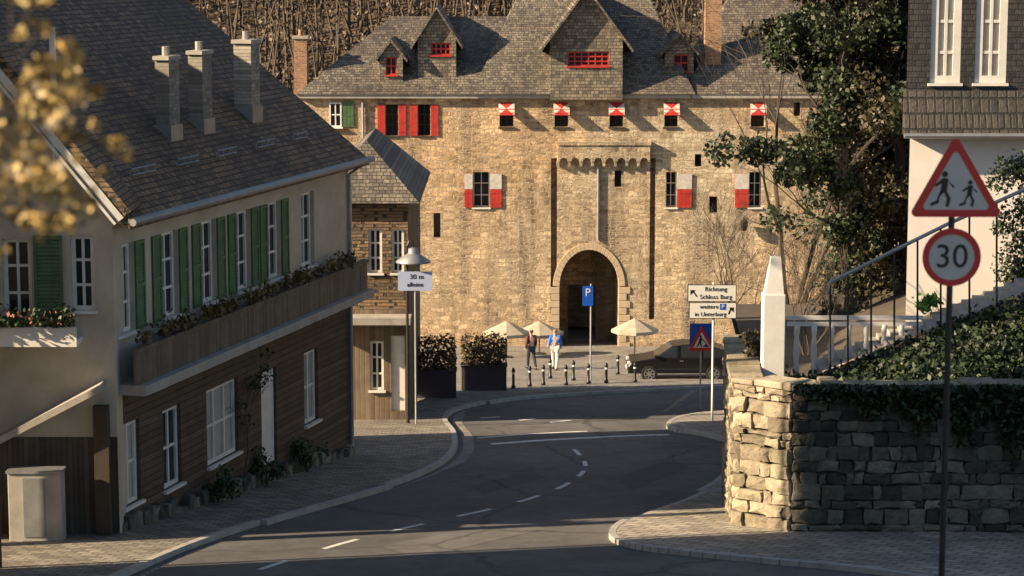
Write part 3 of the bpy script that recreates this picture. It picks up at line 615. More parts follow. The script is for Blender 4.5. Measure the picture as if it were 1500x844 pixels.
# ------------------------------------------------------------------ slate corner house, beyond the row house
YS=74.6; MS=frame((0,YS,0),(1,0,0),(0,1,0)); sl=thing('slate_house','tall narrow slate clad house with hipped roof at the end of the row','house',(-4.8,YS,gz(YS)))
us=lambda X,Y=400:on(MS,X,Y)[0]; vs_=lambda Y:on(MS,750,Y)[1]
x0,x1=us(440),us(598); zE=vs_(296); zB=gz(YS)-.5
sw=[(us(540),us(560),vs_(400),vs_(335)),(us(574),us(592),vs_(400),vs_(335)),(us(541),us(561),vs_(572),vs_(500)),(us(572),us(592),vs_(602),vs_(492))]
mb=MB(MS); mb.wall(x0,x1,vs_(452),zE,sw[:2],.18); mb.quad((x1,0,vs_(452)),(x1,10,vs_(452)),(x1,10,zE),(x1,0,zE)); mb.build('slate_wall',M_tile,sl)
mb=MB(MS); mb.wall(x0,x1-.02,zB,vs_(452)-.01,sw[2:],.18,.02); mb.quad((x1-.02,0.02,zB),(x1-.02,10,zB),(x1-.02,10,vs_(452)),(x1-.02,.02,vs_(452))); mb.build('shop_wall',M_shop,sl)
for h in sw[:3]: window(sl,MS,*h,.15,2,3,M_wpaint,.08,.03)
mb=MB(MS); h=sw[3]; mb.box((h[0],.1,h[2]),(h[1],.16,h[3])); mb.build('door',M_wpaint,sl)
mb=MB(MS)
for f in [((x0-.3,-.4,zE),(x1+.4,-.4,zE),((x0+x1)/2+.3,2.2,vs_(214))),((x1+.4,-.4,zE),(x1+.4,10,zE),((x0+x1)/2+.3,7.5,vs_(214)),((x0+x1)/2+.3,2.2,vs_(214))),((x0-.3,10,zE),(x0-.3,-.4,zE),((x0+x1)/2+.3,2.2,vs_(214)),((x0+x1)/2+.3,7.5,vs_(214))),((x0-.3,-.4,zE),(x0-.3,10,zE),(x1+.4,10,zE),(x1+.4,-.4,zE)),((x1+.4,10,zE),(x0-.3,10,zE),((x0+x1)/2+.3,7.5,vs_(214)))]: mb.poly(f)
mb.build('roof',M_slate,sl)
mb=MB(MS); mb.box((x0,-.9,vs_(470)),(x1+.1,0,vs_(460))); mb.build('canopy',M_greyst,sl)
# unseen neighbour house left of the frame, shaped to shade the near street and signs
nb=thing('shading_house','unseen plain plastered house beyond the left edge, shaped to shade the near street','house',(-16,36,gz(36)))
foot=[(-11,6,0),(-11,45.34,0),(-22,42.04,0),(-22,6,0)]
mb=MB(); mb.prism([(x,y,-14) for x,y,_ in foot],(0,0,20.0)); mb.build('wall',M_plaster,nb)
mb=MB(); e_=[(-10.7,5.7,6.003),(-10.7,45.43,6.003),(-22.3,41.95,6.003),(-22.3,5.7,6.003)]; t1,t2=(-16.5,10,8.2),(-16.5,39,8.2)
for f in ((e_[0],e_[1],t2,t1),(e_[1],e_[2],t2),(e_[2],e_[3],t1,t2),(e_[3],e_[0],t1),tuple(e_[::-1])): mb.poly(f)
mb.build('roof',M_tile,nb)

# ------------------------------------------------------------------ stone wall, bank, stairs on the right
YW=50.6; zw=P(1118,572,YW).z
sw_=thing('stone_wall','high rubble retaining wall with one sunlit end at the right of the street','wall',(8,YW,gz(YW)))
xw0,xw1=P(1076,700,YW).x,16.0
g3=random.Random(2)
xE=P(1160,700,YW).x; yL=YW+1.0; xL=P(1076,700,yL).x
path=[(xL+.35,yL+5.5),(xL,yL),(xE,YW),(xw1,YW)]
mb=MB(); foot=[(x+.05,y+.08,-15) for x,y in path]+[(xw1,YW+.8,-15),(xE+.3,YW+.8,-15),(xL+.75,yL+.4,-15),(xL+1.0,yL+5.5,-15)]
mb.prism([Vector(p) for p in foot],(0,0,zw-.05+15)); mb.build('core',M_mortar,sw_)
mb=MB(); cp_=MB()
for (ax,ay),(bx,by) in zip(path,path[1:]):
    d_=Vector((bx-ax,by-ay,0)); Ls=d_.length; M_=frame((ax,ay,0),d_,Vector((-d_.y,d_.x,0))); mb.M=M_; cp_.M=M_
    z=-14.2
    while z<zw-.12:
        h=g3.uniform(.13,.38); x=0; mb.m=1 if (bx-ax)>5 else 0  # long face takes the darker copy, its shade painted into the stone
        while x<Ls:
            w_=g3.uniform(.16,.66); o_=g3.uniform(.0,.10); hh=h*g3.uniform(.9,.99); x2=min(x+w_,Ls)
            if x2-x>.06: mb.stone((x+.008,-.04-o_,z+.008),(x2-.008,.07,min(z+hh,zw)-.008),g3)
            x+=w_
        z+=h
    x=-.05
    while x<Ls:
        w_=g3.uniform(.4,.9); cp_.box((x,-.12-g3.uniform(0,.06),zw+.003),(min(x+w_,Ls+.05)-.02,.62,zw+g3.uniform(.1,.22))); x+=w_
mb.build('facing_stones',[M_facing,M_darkened],sw_,bevel=.02); cp_.build('coping_stones',M_facing,sw_,bevel=.03)
# earth bank behind and above the wall
def sy(X): return 546-(X-1205)*.395               # line of the stairs in the survey
mb=MB(); cols=[1100,1160,1205,1260,1320,1380,1440,1500,1600,1750,1900]; rows=[]
for X in cols:
    Ys_=min(560,sy(X) if X>1205 else 552); pa=P(X,588,YW+.75); pb=P(X,Ys_+14,54.5); pc=P(X,min(Ys_-2,548),58.5)
    pa.z=min(pa.z,zw-.03); rows.append([pa,(pa+pb)/2+Vector((0,0,.12*math.sin(X))),pb,pc,Vector((pc.x*1.25,80,pc.z-1.5))])
n=5; vs=[p for r_ in rows for p in r_]; mb.add(vs,[(i*n+j,(i+1)*n+j,(i+1)*n+j+1,i*n+j+1) for i in range(len(cols)-1) for j in range(n-1)])
tag(mb.build('bank',M_earth,smooth=True),kind='structure')
g=np.random.default_rng(21); pts=[]
for k in range(30000):
    X=1150+(1900-1150)*g.random()**1.3; i=min(len(cols)-2,int(np.searchsorted(cols,X)-1)); t=(X-cols[i])/(cols[i+1]-cols[i]); s_=g.random()*2
    j=int(s_); f=s_-j; a_=rows[i][j].lerp(rows[i][j+1],f); b_=rows[i+1][j].lerp(rows[i+1][j+1],f); p=a_.lerp(b_,t); pts.append((p.x+g.normal()*.05,p.y+g.normal()*.1,p.z+abs(g.normal())*.14))
for k in range(16000):                            # ivy hanging over the wall face, longer to the right
    X=1165+(1900-1165)*g.random(); mx=.15+ (X-1165)/335*1.5*(.75+.35*math.sin(X*.09)+.2*math.sin(X*.31)); d_=max(0,mx)*g.random()**1.4
    p=P(X,600,YW-.2); pts.append((p.x,YW-.22-abs(g.normal())*.12,zw+.15-d_))
tag(leaves('ivy',pts,.13,M_ivy,None,22),'dark ivy covering the bank and hanging over the stone wall','ivy',kind='stuff')
# stairs with handrail
st=thing('stone_stairs','stone stairs climbing to the right above the ivy bank','stairs',tuple(P(1205,546,55)))
mb=MB(); ns=26; 
for i in range(ns):
    Xa=1205+i*(420/ns); Xb=1205+(i+1)*(420/ns); pa,pb=P(Xa,sy(Xa),55.0),P(Xb,sy(Xa),55.0); mb.box((pa.x,54.9,pa.z-.6),(pb.x+.03,57,pa.z))
mb.build('steps',M_greyst,st,bevel=.015)
mb=MB(); pa,pb=P(1205,sy(1205)+10,54.85),P(1625,sy(1625)+10,54.85); mb.prism([(pa.x,54.7,pa.z-.25),(pb.x,54.7,pb.z-.25),(pb.x,54.7,pb.z+.2),(pa.x,54.7,pa.z+.2)],(0,.19,0)); mb.build('string_course',M_wallst,st)
hr=thing('handrail','dark metal handrail with upright bars along the stone stairs','handrail',tuple(P(1215,546,54.8)))
def ry(X): return 414-(X-1215)*.495
mb=MB(); mb.tube([P(1212,430,54.6),P(1216,ry(1216),54.6),P(1385,ry(1385),54.6),P(1540,ry(1385)-70,54.6)],.045,8); mb.build('rail',M_zinc,hr)
for X in (1216,1242,1276,1310,1344,1378,1420,1460):
    mb=MB(); yt=ry(X) if X<1385 else ry(1385)-(X-1385)*.45; mb.tube([P(X,sy(X)+4,54.6),P(X,yt,54.6)],.026,6); mb.build('upright',M_dark,hr)
# white gate pillar and white fence
pl=thing('gate_pillar','white rendered pillar with a sloped pointed cap at the fence end','pillar',tuple(P(1134,543,53)))
a,b=P(1117,543,53),P(1152,395,53); mb=MB(); mb.box((a.x,53,a.z-.4),(b.x,53.5,P(1134,432,53).z)); mb.build('shaft',M_wpaint,pl,bevel=.02)
zt_,z2=P(1134,432,53).z,P(1134,378,53).z; xm=(a.x+b.x)/2; mb=MB(); mb.add([(a.x+.04,53.04,zt_+.003),(b.x-.04,53.04,zt_+.003),(b.x-.04,53.46,zt_+.003),(a.x+.04,53.46,zt_+.003),(xm-.08,53.12,z2),(xm+.14,53.12,z2),(xm+.14,53.38,z2),(xm-.08,53.38,z2)],[(0,1,5,4),(1,2,6,5),(2,3,7,6),(3,0,4,7),(4,5,6,7)]); mb.build('cap',M_wpaint,pl)
fe=thing('white_fence','white balustrade fence with two rails behind the stairs','fence',tuple(P(1250,545,56)))
for Y in (465,474):
    mb=MB(); p,q=P(1153,Y,56),P(1352,Y,56); mb.box((p.x,55.96,p.z-.06),(q.x,56.04,p.z+.04)); mb.build('rail',M_wpaint,fe)
for i in range(8):
    X=1166+i*25.5; p=P(X,545,56); t=P(X,476,56); hh=t.z-p.z; mb=MB(); mb.lathe([(.075,-.3),(.075,.1*hh),(.05,.16*hh),(.085,.4*hh),(.05,.75*hh),(.07,.85*hh),(.07,hh)],(p.x,56,p.z),8); mb.build('baluster',M_wpaint,fe,smooth=True)
shrub('garden_plant','small bright green plant in front of the white fence','plant',tuple(P(1352,456,57)),.45,.35,260,M_bright,.12,90)

# ------------------------------------------------------------------ house at upper right
YR=62.0; MR=frame((0,YR,0),(1,0,0),(0,1,0)); rh=thing('slate_fronted_house','white house with dark slate upper storey and tall white windows at the upper right','house',(12.5,YR,-9))
ur=lambda X:on(MR,X,200)[0]; vr=lambda Y:on(MR,750,Y)[1]
rw=[(ur(1360),ur(1404),vr(122),vr(-60)),(ur(1425),ur(1471),vr(122),vr(-60)),(ur(1510),ur(1555),vr(122),vr(-60))]
mb=MB(MR); mb.wall(ur(1334),ur(1700),-12,vr(196),[],.2,.1); mb.quad((ur(1334),.1,-12),(ur(1334),.1,vr(190)),(ur(1334)+1.1,5,vr(190)),(ur(1334)+1.1,5,-12)); mb.build('wall',M_white,rh)
mb=MB(MR); mb.wall(ur(1326),ur(1700),vr(140),vr(-150),rw,.18); mb.quad((ur(1326),0,vr(196)),(ur(1326),0,vr(-150)),(ur(1326)+1.1,5,vr(-150)),(ur(1326)+1.1,5,vr(196))); mb.build('slate_wall',M_darkslate,rh)
for h in rw: window(rh,MR,*h,.1,2,4,M_wpaint,.2,.04,M_curtain)
mb=MB(MR); mb.prism([(ur(1322),.02,vr(130)),(ur(1322),-.42,vr(193)),(ur(1322),-.42,vr(199)),(ur(1322),.02,vr(197))],(ur(1700)-ur(1322),0,0)); mb.build('pent_roof',M_pan,rh)
mb=MB(MR); mb.tube([(ur(1320),-.5,vr(197)),(ur(1700),-.5,vr(197))],.07,8); mb.build('gutter',M_zinc,rh)
# distant white house above the roofs
dh=thing('distant_house','small white gabled house on the hill seen above the gatehouse roofs','house',tuple(P(1155,60,150)))
a,b=P(1128,70,150),P(1184,28,150); mb=MB(); mb.box((a.x,150,a.z-6),(b.x,156,b.z)); mb.poly([(a.x,149.99,b.z),(b.x,149.99,b.z),((a.x+b.x)/2,149.99,b.z+1.6)]); mb.build('wall',M_white,dh)
mb=MB(); mb.prism([(a.x-.3,149.7,b.z-.1),((a.x+b.x)/2,149.7,b.z+1.7),(b.x+.3,149.7,b.z-.1),(b.x+.3,149.7,b.z+.15),((a.x+b.x)/2,149.7,b.z+2),(a.x-.3,149.7,b.z+.15)],(0,7,0)); mb.build('roof',M_slate,dh)

# ------------------------------------------------------------------ trees
def ivy_tree(name,label,base,h,lean,seed,spread,nleaf,mat,ls,r0=.35):
    o=thing(name,label,'tree',base); g2=random.Random(seed); g=np.random.default_rng(seed); b=Vector(base)
    mb=MB(); tips=[]; tr=[b+Vector((lean*t*h+.12*math.sin(t*9),.1*math.sin(t*7),t*h)) for t in np.linspace(0,1,9)]
    mb.tube(tr,[r0*(1-.7*t) for t in np.linspace(0,1,9)],8); 
    for i in range(2,9):
        for k in range(3):
            d=Vector((g2.uniform(-1,1),g2.uniform(-.7,.7),g2.uniform(.1,.8))); branch(mb,tr[i],d,spread*g2.uniform(.5,1.05),.07*(1.2-i/10),2,g2,tips,.7,.1,5)
    mb.build('trunk',M_bark,o)
    cen=[tuple(t+Vector((g.normal()*.25,g.normal()*.2,g.normal()*.3))) for t in tr for _ in range(9)]+[tuple(t) for t in tips if g2.random()<.4]
    leaves('crown',clumps(g,cen,.55,nleaf//len(cen)),ls,mat,o,seed); return o,tips
ivy_tree('ivy_tree','tallest bare tree thickly wrapped in dark ivy in front of the gatehouse',tuple(P(1232,470,70)),11.8,-.008,31,2.8,62000,M_ivy,.15)
ivy_tree('ivy_tree','brownish ivy covered tree standing close to the slate fronted house',tuple(P(1318,470,71)),12,-.01,35,2.1,42000,M_ivyb,.15,.25)
ivy_tree('ivy_tree','shorter ivy covered tree between the tallest tree and the slate fronted house',tuple(P(1276,480,73)),9.5,0,38,2.4,42000,M_ivyb,.16,.3)
o=thing('evergreen_bush','dark evergreen bush at the right edge beside the traffic signs','bush',tuple(P(1500,440,58))); g=np.random.default_rng(41); q=P(1500,440,58)
cen=[(q.x+.4+g.normal()*.55,q.y+g.normal()*.6,q.z+3.9*g.random()) for _ in range(46)]; leaves('foliage',clumps(g,cen,.5,230),.1,M_ivy,o,41)
mb=MB(); mb.tube([q,q+Vector((.3,0,3.6))],[.1,.03],6); mb.build('stem',M_bark,o)
def bare(name,label,cat,base,h,seed,spread=.7,r=.06,depth=3,group=None):
    o=thing(name,label,cat,base,group); mb=MB(); tips=[]; g2=random.Random(seed)
    for k in range(4): branch(mb,Vector(base)+Vector((g2.uniform(-.2,.2),0,0)),(g2.uniform(-.5,.5),g2.uniform(-.4,.4),1),h*g2.uniform(.45,.6),r,depth,g2,tips,spread,.2,5)
    mb.build('branches',M_twig,o); return o
bare('bare_tree','leafless tree spreading thin twigs across the right of the gatehouse wall','tree',tuple(P(1165,500,80)),15,57,.8,.13,4)
bare('bare_shrub','tangled leafless shrub against the gatehouse wall beside the direction sign','shrub',tuple(P(1085,500,84)),4.6,51)
bare('bare_shrub','thin leafless shrub between the white pillar and the ivy tree','shrub',tuple(P(1185,520,60)),2.6,53,.7,.035)
shrub('ivy_clump','dense dark shrub behind the white pillar at the stair foot','shrub',tuple(P(1105,560,54)),.35,1.3,900,M_ivyb,.09,56)

# ------------------------------------------------------------------ planters, hedge, parasols at the plaza edge
def planter(X0,X1,Yt,Yb,label,seed,hm,hl):
    a,b=G(X0,Yb),G(X1,Yb); a.z+=H; zt_=P(X0,Yt,a.y).z; o=thing('planter',label,'planter',((a.x+b.x)/2,a.y,a.z),'planters at the plaza edge')
    mb=MB(); mb.box((a.x,a.y,a.z),(b.x,a.y+.6,zt_)); mb.box((a.x-.03,a.y-.03,zt_+.003),(b.x+.03,a.y+.63,zt_+.06)); mb.build('box',M_planter,o,bevel=.01)
    g=np.random.default_rng(seed); k=1500; pts=np.stack([a.x+(b.x-a.x)*g.random(k),a.y+.3+g.normal(size=k)*.22,zt_+hl*g.random(k)**.8*(.75+.25*np.sin(g.random(k)*9))],1); leaves('foliage',pts,.13,hm,o,seed)
planter(604,668,545,588,'dark planter box with reddish brown hedge, left of the pair at the plaza edge',71,M_hedge,1.3)
planter(676,742,538,577,'dark planter box with dry yellowish hedge, right of the pair at the plaza edge',73,M_hedge,1.25)
def parasol(X,Yt,y,label,r=1.05):
    q=P(X,Yt,y); z0=gz(y)+H; o=thing('parasol',label,'parasol',(q.x,y,z0),'café parasols before the gate'); mb=MB(); mb.tube([(q.x,y,z0),(q.x,y,q.z)],.03,6); mb.build('pole',M_wood,o)
    mb=MB(); n=8; ring=[(q.x+r*math.cos(2*math.pi*k/n),y+r*math.sin(2*math.pi*k/n),q.z-.5) for k in range(n)]; low_=[(a,b,c_-.14) for a,b,c_ in ring]
    mb.add([(q.x,y,q.z)]+ring+low_,[(0,1+k,1+(k+1)%n) for k in range(n)]+[(1+k,9+k,9+(k+1)%n,1+(k+1)%n) for k in range(n)]); mb.build('canopy',M_parasol,o)
    mb=MB(); mb.lathe([(.3,0),(.3,.06),(.06,.1)],(q.x,y,z0),10); mb.build('foot',M_dark,o)
parasol(742,470,101,'cream parasol standing left of the gate arch'); parasol(790,470,103,'cream parasol nearest the left side of the gate arch',1.1); parasol(930,466,102,'cream parasol standing right of the gate arch')
# bollards
b0=thing('bollard','slim black bollard at the plaza edge','bollard',(0,0,0),'bollards along the plaza edge'); b0['label']='slim black iron bollard standing in the row along the plaza edge'
mb=MB(); mb.lathe([(.085,0),(.085,.1),(.055,.13),(.05,.62),(.07,.66),(.07,.70),(.06,.74),(.02,.80)],(0,0,0),10); mb.build('post',M_black,b0,smooth=True)
mb=MB(); mb.lathe([(.057,.55),(.057,.61)],(0,0,0),10); mb.build('band',M_signw,b0)
for i,(X,Y) in enumerate(((752,574),(776,571),(796,569),(829,569),(840,562),(806,559),(862,567),(888,566),(905,553),(930,565))):
    q=G(X,Y,H+.006); o=b0 if i==0 else copy_tree(b0); o.location=q

# ------------------------------------------------------------------ signs
def text(body,size,loc,parent,mat,align='CENTER',ry_=0.0,name='lettering',wd=1.0):
    cu_=bpy.data.curves.new(name,'FONT'); cu_.body=body; cu_.size=size; cu_.align_x=align; cu_.align_y='CENTER'; cu_.extrude=.003; cu_.space_character=1.02
    ob=bpy.data.objects.new(name,cu_); COL.objects.link(ob); dg=bpy.context.evaluated_depsgraph_get(); me=bpy.data.meshes.new_from_object(ob.evaluated_get(dg)); COL.objects.unlink(ob); bpy.data.objects.remove(ob)
    M=Matrix.Translation(Vector(loc))@Matrix.Rotation(R(90),4,'X')@Matrix.Diagonal((wd,1,1,1)); me.transform(M); me.materials.clear(); me.materials.append(mat); o=bpy.data.objects.new(name,me); COL.objects.link(o); par(o,parent); return o
def disc(mb,c0,r,y,t,n=40,r2=0.0):
    c0=Vector(c0); outer=[(c0.x+r*math.cos(2*math.pi*k/n),y,c0.z+r*math.sin(2*math.pi*k/n)) for k in range(n)]
    if not r2: mb.prism(outer,(0,t,0)); return
    inner=[(c0.x+r2*math.cos(2*math.pi*k/n),y,c0.z+r2*math.sin(2*math.pi*k/n)) for k in range(n)]
    for k in range(n):
        j=(k+1)%n; mb.prism([outer[k],outer[j],inner[j],inner[k]],(0,t,0))
YT=23.4
# near bank under the sign post
ts=thing('traffic_sign','warning triangle above a round 30 speed limit sign on one grey post','traffic sign',(P(1394,377,YT).x,YT,gz(YT)))
cc_=P(1394,377,YT); 
mb=MB(); mb.tube([(cc_.x,YT+.06,gz(YT)),(cc_.x,YT+.06,P(1400,208,YT).z)],.032,10); mb.build('post',M_dark,ts)
mb=MB(); disc(mb,cc_,43*YT/F,YT,.012); M_sheet=plain('dull_sign_sheet',(.46,.46,.45),.5,.1,4,0); d_=mb.build('speed_plate',M_sheet,ts)
mb=MB(); disc(mb,cc_,43.2*YT/F,YT-.006,.005,40,34*YT/F); mb.build('red_ring',M_redp,d_)
text('30',.34,(cc_.x,YT-.004,cc_.z),d_,M_black)
tA,tB,tC=P(1400,196,YT),P(1330,318,YT),P(1470,318,YT); cen=(tA+tB+tC)/3
def tri(k,rr=.12,y=YT):
    out=[]
    for p,ang in ((tA,90),(tB,210),(tC,330)):
        v=cen+(p-cen)*k; rad=.05*k; ctr=v+(cen-v).normalized()*rad*2
        for a in range(-60,61,20): out.append((ctr.x+rad*math.cos(R(ang+a)),y,ctr.z+rad*math.sin(R(ang+a))))
    return out
mb=MB(); mb.prism(tri(1),(0,.012,0)); t_=mb.build('warning_plate',M_sheet,ts)
mb=MB(); o_,i_=tri(1,y=YT-.006),tri(.74,y=YT-.006); n=len(o_)
for k in range(n): j=(k+1)%n; mb.prism([o_[k],o_[j],i_[j],i_[k]],(0,.005,0))
mb.build('red_border',M_redp,t_)
def figure(x,z,s,m_):
    mb=MB()
    def q(pts): mb.prism([(x+m_*a*s,YT-.005,z+b*s) for a,b in (pts if m_>0 else pts[::-1])],(0,.004,0))
    disc(mb,(x+.02*s*m_,0,z+.92*s),.085*s,YT-.005,.004,14)
    q([(-.10,.42),(.08,.40),(.12,.80),(-.04,.82)]); q([(-.10,.44),(0,.42),(-.20,.18),(-.38,.10),(-.36,.02),(-.14,.10)]); q([(0,.44),(.09,.42),(.20,.24),(.14,0),(.05,.02),(.09,.22)]); q([(.06,.78),(.12,.72),(.30,.58),(.26,.53)]); q([(-.04,.80),(-.02,.70),(-.24,.56),(-.27,.62)]); mb.build('child_symbol',M_black,t_)
figure(cen.x-.12,P(1394,303,YT).z,.36,1); figure(cen.x+.14,P(1394,303,YT).z,.27,1)
mb=MB()
for Y in (222,300,346,408): p=P(1396,Y,YT); mb.box((cc_.x-.06,YT+.013,p.z-.02),(cc_.x+.06,YT+.09,p.z+.02))
mb.build('clamp',M_zinc,ts)
# direction sign
YD=G(1043,622).y; ds=thing('direction_sign','stack of white direction boards with black writing on a slim pale pole','direction sign',tuple(G(1043,622,H)))
p=G(1043,622,H); mb=MB(); mb.tube([(p.x,YD,p.z),(p.x,YD,P(1043,414,YD).z)],.04,8); mb.build('pole',M_wpaint,ds)
def board(X0,X1,Y0,Y1,lines,mat=M_signw,arrow=None,psq=None):
    a,b=P(X0,Y1,YD-.06),P(X1,Y0,YD-.06); mb=MB(); mb.m=0; mb.box((a.x,YD-.06,a.z),(b.x,YD-.045,b.z)); mb.m=1; t=.022
    for q in (((a.x-t,YD-.062,a.z-t),(b.x+t,YD-.043,a.z-.001)),((a.x-t,YD-.062,b.z+.001),(b.x+t,YD-.043,b.z+t)),((a.x-t,YD-.062,a.z),(a.x-.001,YD-.043,b.z)),((b.x+.001,YD-.062,a.z),(b.x+t,YD-.043,b.z))): mb.box(*q)
    o=mb.build('board',[mat,M_black],ds); h=b.z-a.z
    for i,(s_,x) in enumerate(lines): text(s_,h/len(lines)*.78,(a.x+(b.x-a.x)*x,YD-.066,b.z-h*(i+.5)/len(lines)),o,M_black)
    if arrow:
        mb=MB(); s_=1 if arrow=='R' else -1; x=(b.x-.16) if arrow=='R' else (a.x+.16); z=(a.z+b.z)/2; r_=min(.1,h*.35)
        for m1 in ((-1,-1),): 
            mb.prism([(x-s_*r_,YD-.066,z-r_-.02),(x-s_*r_+.05,YD-.066,z-r_-.02),(x+.02,YD-.066,z+r_*.6),(x-.03,YD-.066,z+r_*.6)],(0,.004,0)); mb.prism([(x+s_*r_*.9,YD-.066,z+r_),(x-s_*r_*.7,YD-.066,z+r_),(x+s_*r_*.9,YD-.066,z-r_*.6)],(0,.004,0))
        mb.build('arrow',M_black,o)
    if psq:
        mb=MB(); x=a.x+(b.x-a.x)*psq[0]; z=b.z-h*psq[1]; r_=h*.2; mb.box((x-r_,YD-.066,z-r_),(x+r_,YD-.061,z+r_)); k=mb.build('parking_symbol',M_blue,o); text('P',r_*1.9,(x,YD-.07,z),k,M_signw)
board(1008,1078,418,441,[('Richtung',.58),('Schloss Burg',.58)],arrow='L')
board(1010,1078,444,466,[('weitere',.42),('in Unterburg',.45)],arrow='R',psq=(.72,.25))
# info board left with street lamp
YL=73.6; GL=Vector((P(606,500,YL).x,YL,gz(YL)+H)); lp=thing('street_lamp','old style street lamp with flared pale metal shade beside the slate house','street lamp',tuple(GL)); p=GL
mb=MB(); mb.tube([(p.x-.2,YL,p.z),(p.x-.2,YL,P(594,360,YL).z)],[.06,.035],8); mb.build('post',M_dark,lp)
zL=P(594,378,YL).z; mb=MB(); mb.lathe([(.05,.34),(.16,.30),(.17,.16),(.20,.14),(.56,-.10),(.56,-.15),(.48,-.15),(.14,.1)],(p.x+.0,YL,zL),18); mb.build('lamp_shade',M_zinc,lp,smooth=True)
mb=MB(); mb.tube([(p.x-.2,YL,P(594,362,YL).z),(p.x-.12,YL,P(594,353,YL).z),(p.x,YL,P(594,356,YL).z),(p.x,YL,zL+.33)],.03,6); mb.build('bracket',M_dark,lp)
nb_=thing('notice_sign','pale blue notice board with two lines of dark writing under the street lamp','sign',(P(608,500,YL).x,YL-.3,gz(YL)+H)); a,b=P(583,426,YL-.3),P(633,398,YL-.3)
mb=MB(); mb.box((a.x,YL-.3,a.z),(b.x,YL-.28,b.z)); o=mb.build('board',plain('pale_blue_sheet',(.40,.47,.66),.5,.08,3,0),nb_); text('30 m',.22,((a.x+b.x)/2+.05,YL-.306,b.z-.17),o,M_black); text('alleine',.2,((a.x+b.x)/2,YL-.306,b.z-.42),o,M_black)
mb=MB(); mb.tube([((a.x+b.x)/2,YL-.25,gz(YL)+H),((a.x+b.x)/2,YL-.25,b.z)],.03,8); mb.build('post',M_pole,nb_)
# blue sign before the arch
YB=G(865,566).y; bs=thing('parking_sign','tall blue sign with a white P on a pole before the gate arch','sign',tuple(G(865,566,H))); p=G(865,566,H)
mb=MB(); mb.tube([(p.x,YB,p.z),(p.x,YB,P(865,416,YB).z)],.035,8); mb.build('pole',M_pole,bs); a,b=P(853,448,YB-.05),P(869,419,YB-.05)
mb=MB(); mb.box((a.x,YB-.05,a.z),(b.x,YB-.035,b.z)); o=mb.build('plate',M_blue,bs); text('P',.42,((a.x+b.x)/2,YB-.056,b.z-.26),o,M_signw)
# road works sign with blue plate
YK=G(1027,600).y; ws=thing('road_works_sign','red bordered road works triangle in front of a blue plate near the black car','traffic sign',tuple(G(1027,602,H))); p=G(1027,602,.0)
mb=MB(); mb.tube([(p.x,YK,p.z),(p.x,YK,P(1027,474,YK).z)],.03,8); mb.build('pole',M_pole,ws)
a,b=P(1010,512,YK-.05),P(1046,474,YK-.05); mb=MB(); mb.box((a.x,YK-.05,a.z),(b.x,YK-.035,b.z)); mb.build('blue_plate',M_blue,ws)
tA,tB,tC=P(1028,477,YK-.09),P(1008,514,YK-.09),P(1048,514,YK-.09)
mb=MB(); mb.prism([tA,tB,tC],(0,.012,0)); o=mb.build('warning_plate',M_signw,ws); ce=(tA+tB+tC)/3; mb=MB()
for u_,v_ in ((tA,tB),(tB,tC),(tC,tA)): 
    iu,iv=ce+(u_-ce)*.62,ce+(v_-ce)*.62; mb.prism([(q.x,YK-.096,q.z) for q in (u_,v_,iv,iu)],(0,.005,0))
mb.build('red_border',M_redp,o); mb=MB(); x,z=ce.x,ce.z-.16
mb.prism([(x+.02,YK-.096,z),(x+.26,YK-.096,z),(x+.16,YK-.096,z+.12)],(0,.005,0)); disc(mb,(x-.04,0,z+.37),.045,YK-.096,.005,10); mb.prism([(x-.12,YK-.096,z+.16),(x-.03,YK-.096,z+.14),(x+.02,YK-.096,z+.30),(x-.06,YK-.096,z+.34)],(0,.005,0)); mb.prism([(x-.18,YK-.096,z),(x-.13,YK-.096,z),(x-.06,YK-.096,z+.16),(x-.12,YK-.096,z+.17)],(0,.005,0)); mb.prism([(x-.04,YK-.096,z),(x+.01,YK-.096,z),(x-.02,YK-.096,z+.16),(x-.08,YK-.096,z+.16)],(0,.005,0)); mb.prism([(x-.02,YK-.096,z+.28),(x+.16,YK-.096,z+.10),(x+.18,YK-.096,z+.12),(x,YK-.096,z+.31)],(0,.005,0)); mb.build('warning_symbol',M_black,o)

# ------------------------------------------------------------------ black car (nose to the left)
def paint():
    m,nt,b=newmat('black_car_paint'); b.inputs['Base Color'].default_value=(.008,.008,.009,1); b.inputs['Roughness'].default_value=.3; b.inputs['Coat Weight'].default_value=.12; b.inputs['Specular IOR Level'].default_value=.3; return m
M_car=paint(); M_tyre=plain('tyre_rubber',(.015,.015,.015),.9,.2,8,.2); M_rim=plain('alloy',(.5,.5,.5),.3,.1,5,0,.9)
p=G(951,560); zc0=p.z+.006; yc=p.y; xc=p.x-.85; car=thing('car','black hatchback parked on the plaza with its nose to the left','car',(xc+2.1,yc+.85,zc0))
def prof_c(yoff,inset=0):
    return [(0.02,.35),(0.0,.62),(.12,.78),(.95,.93),(1.08,.96)],[(1.08,.96),(1.75,1.40),(2.3,1.47),(3.2,1.44),(3.85,1.25),(4.1,.98)],[(4.1,.98),(4.22,.85),(4.24,.5),(4.2,.33)]
lo_,gl_,bk_=prof_c(0)
body=[(0.02,.33)]+lo_+[(4.1,.98)]+bk_[1:]
mb=MB(Matrix.Translation((xc,yc,zc0)))
secs=[(0.0,.10),(.06,0.0),(1.68,0.0),(1.74,.10)]
ring=[]
for yy,ins in secs: ring.append([( 2.1+(x-2.1)*(1-ins*.25),yy,z-(ins*.25 if z>.6 else -ins*.2)) for x,z in body])
nn_=len(body)
for a_,b_ in zip(ring,ring[1:]):
    mb.add(a_+b_,[(i,(i+1)%nn_,nn_+(i+1)%nn_,nn_+i) for i in range(nn_)])
mb.poly(ring[0]); mb.poly(ring[-1][::-1]); mb.build('body',M_car,car,bevel=.03)
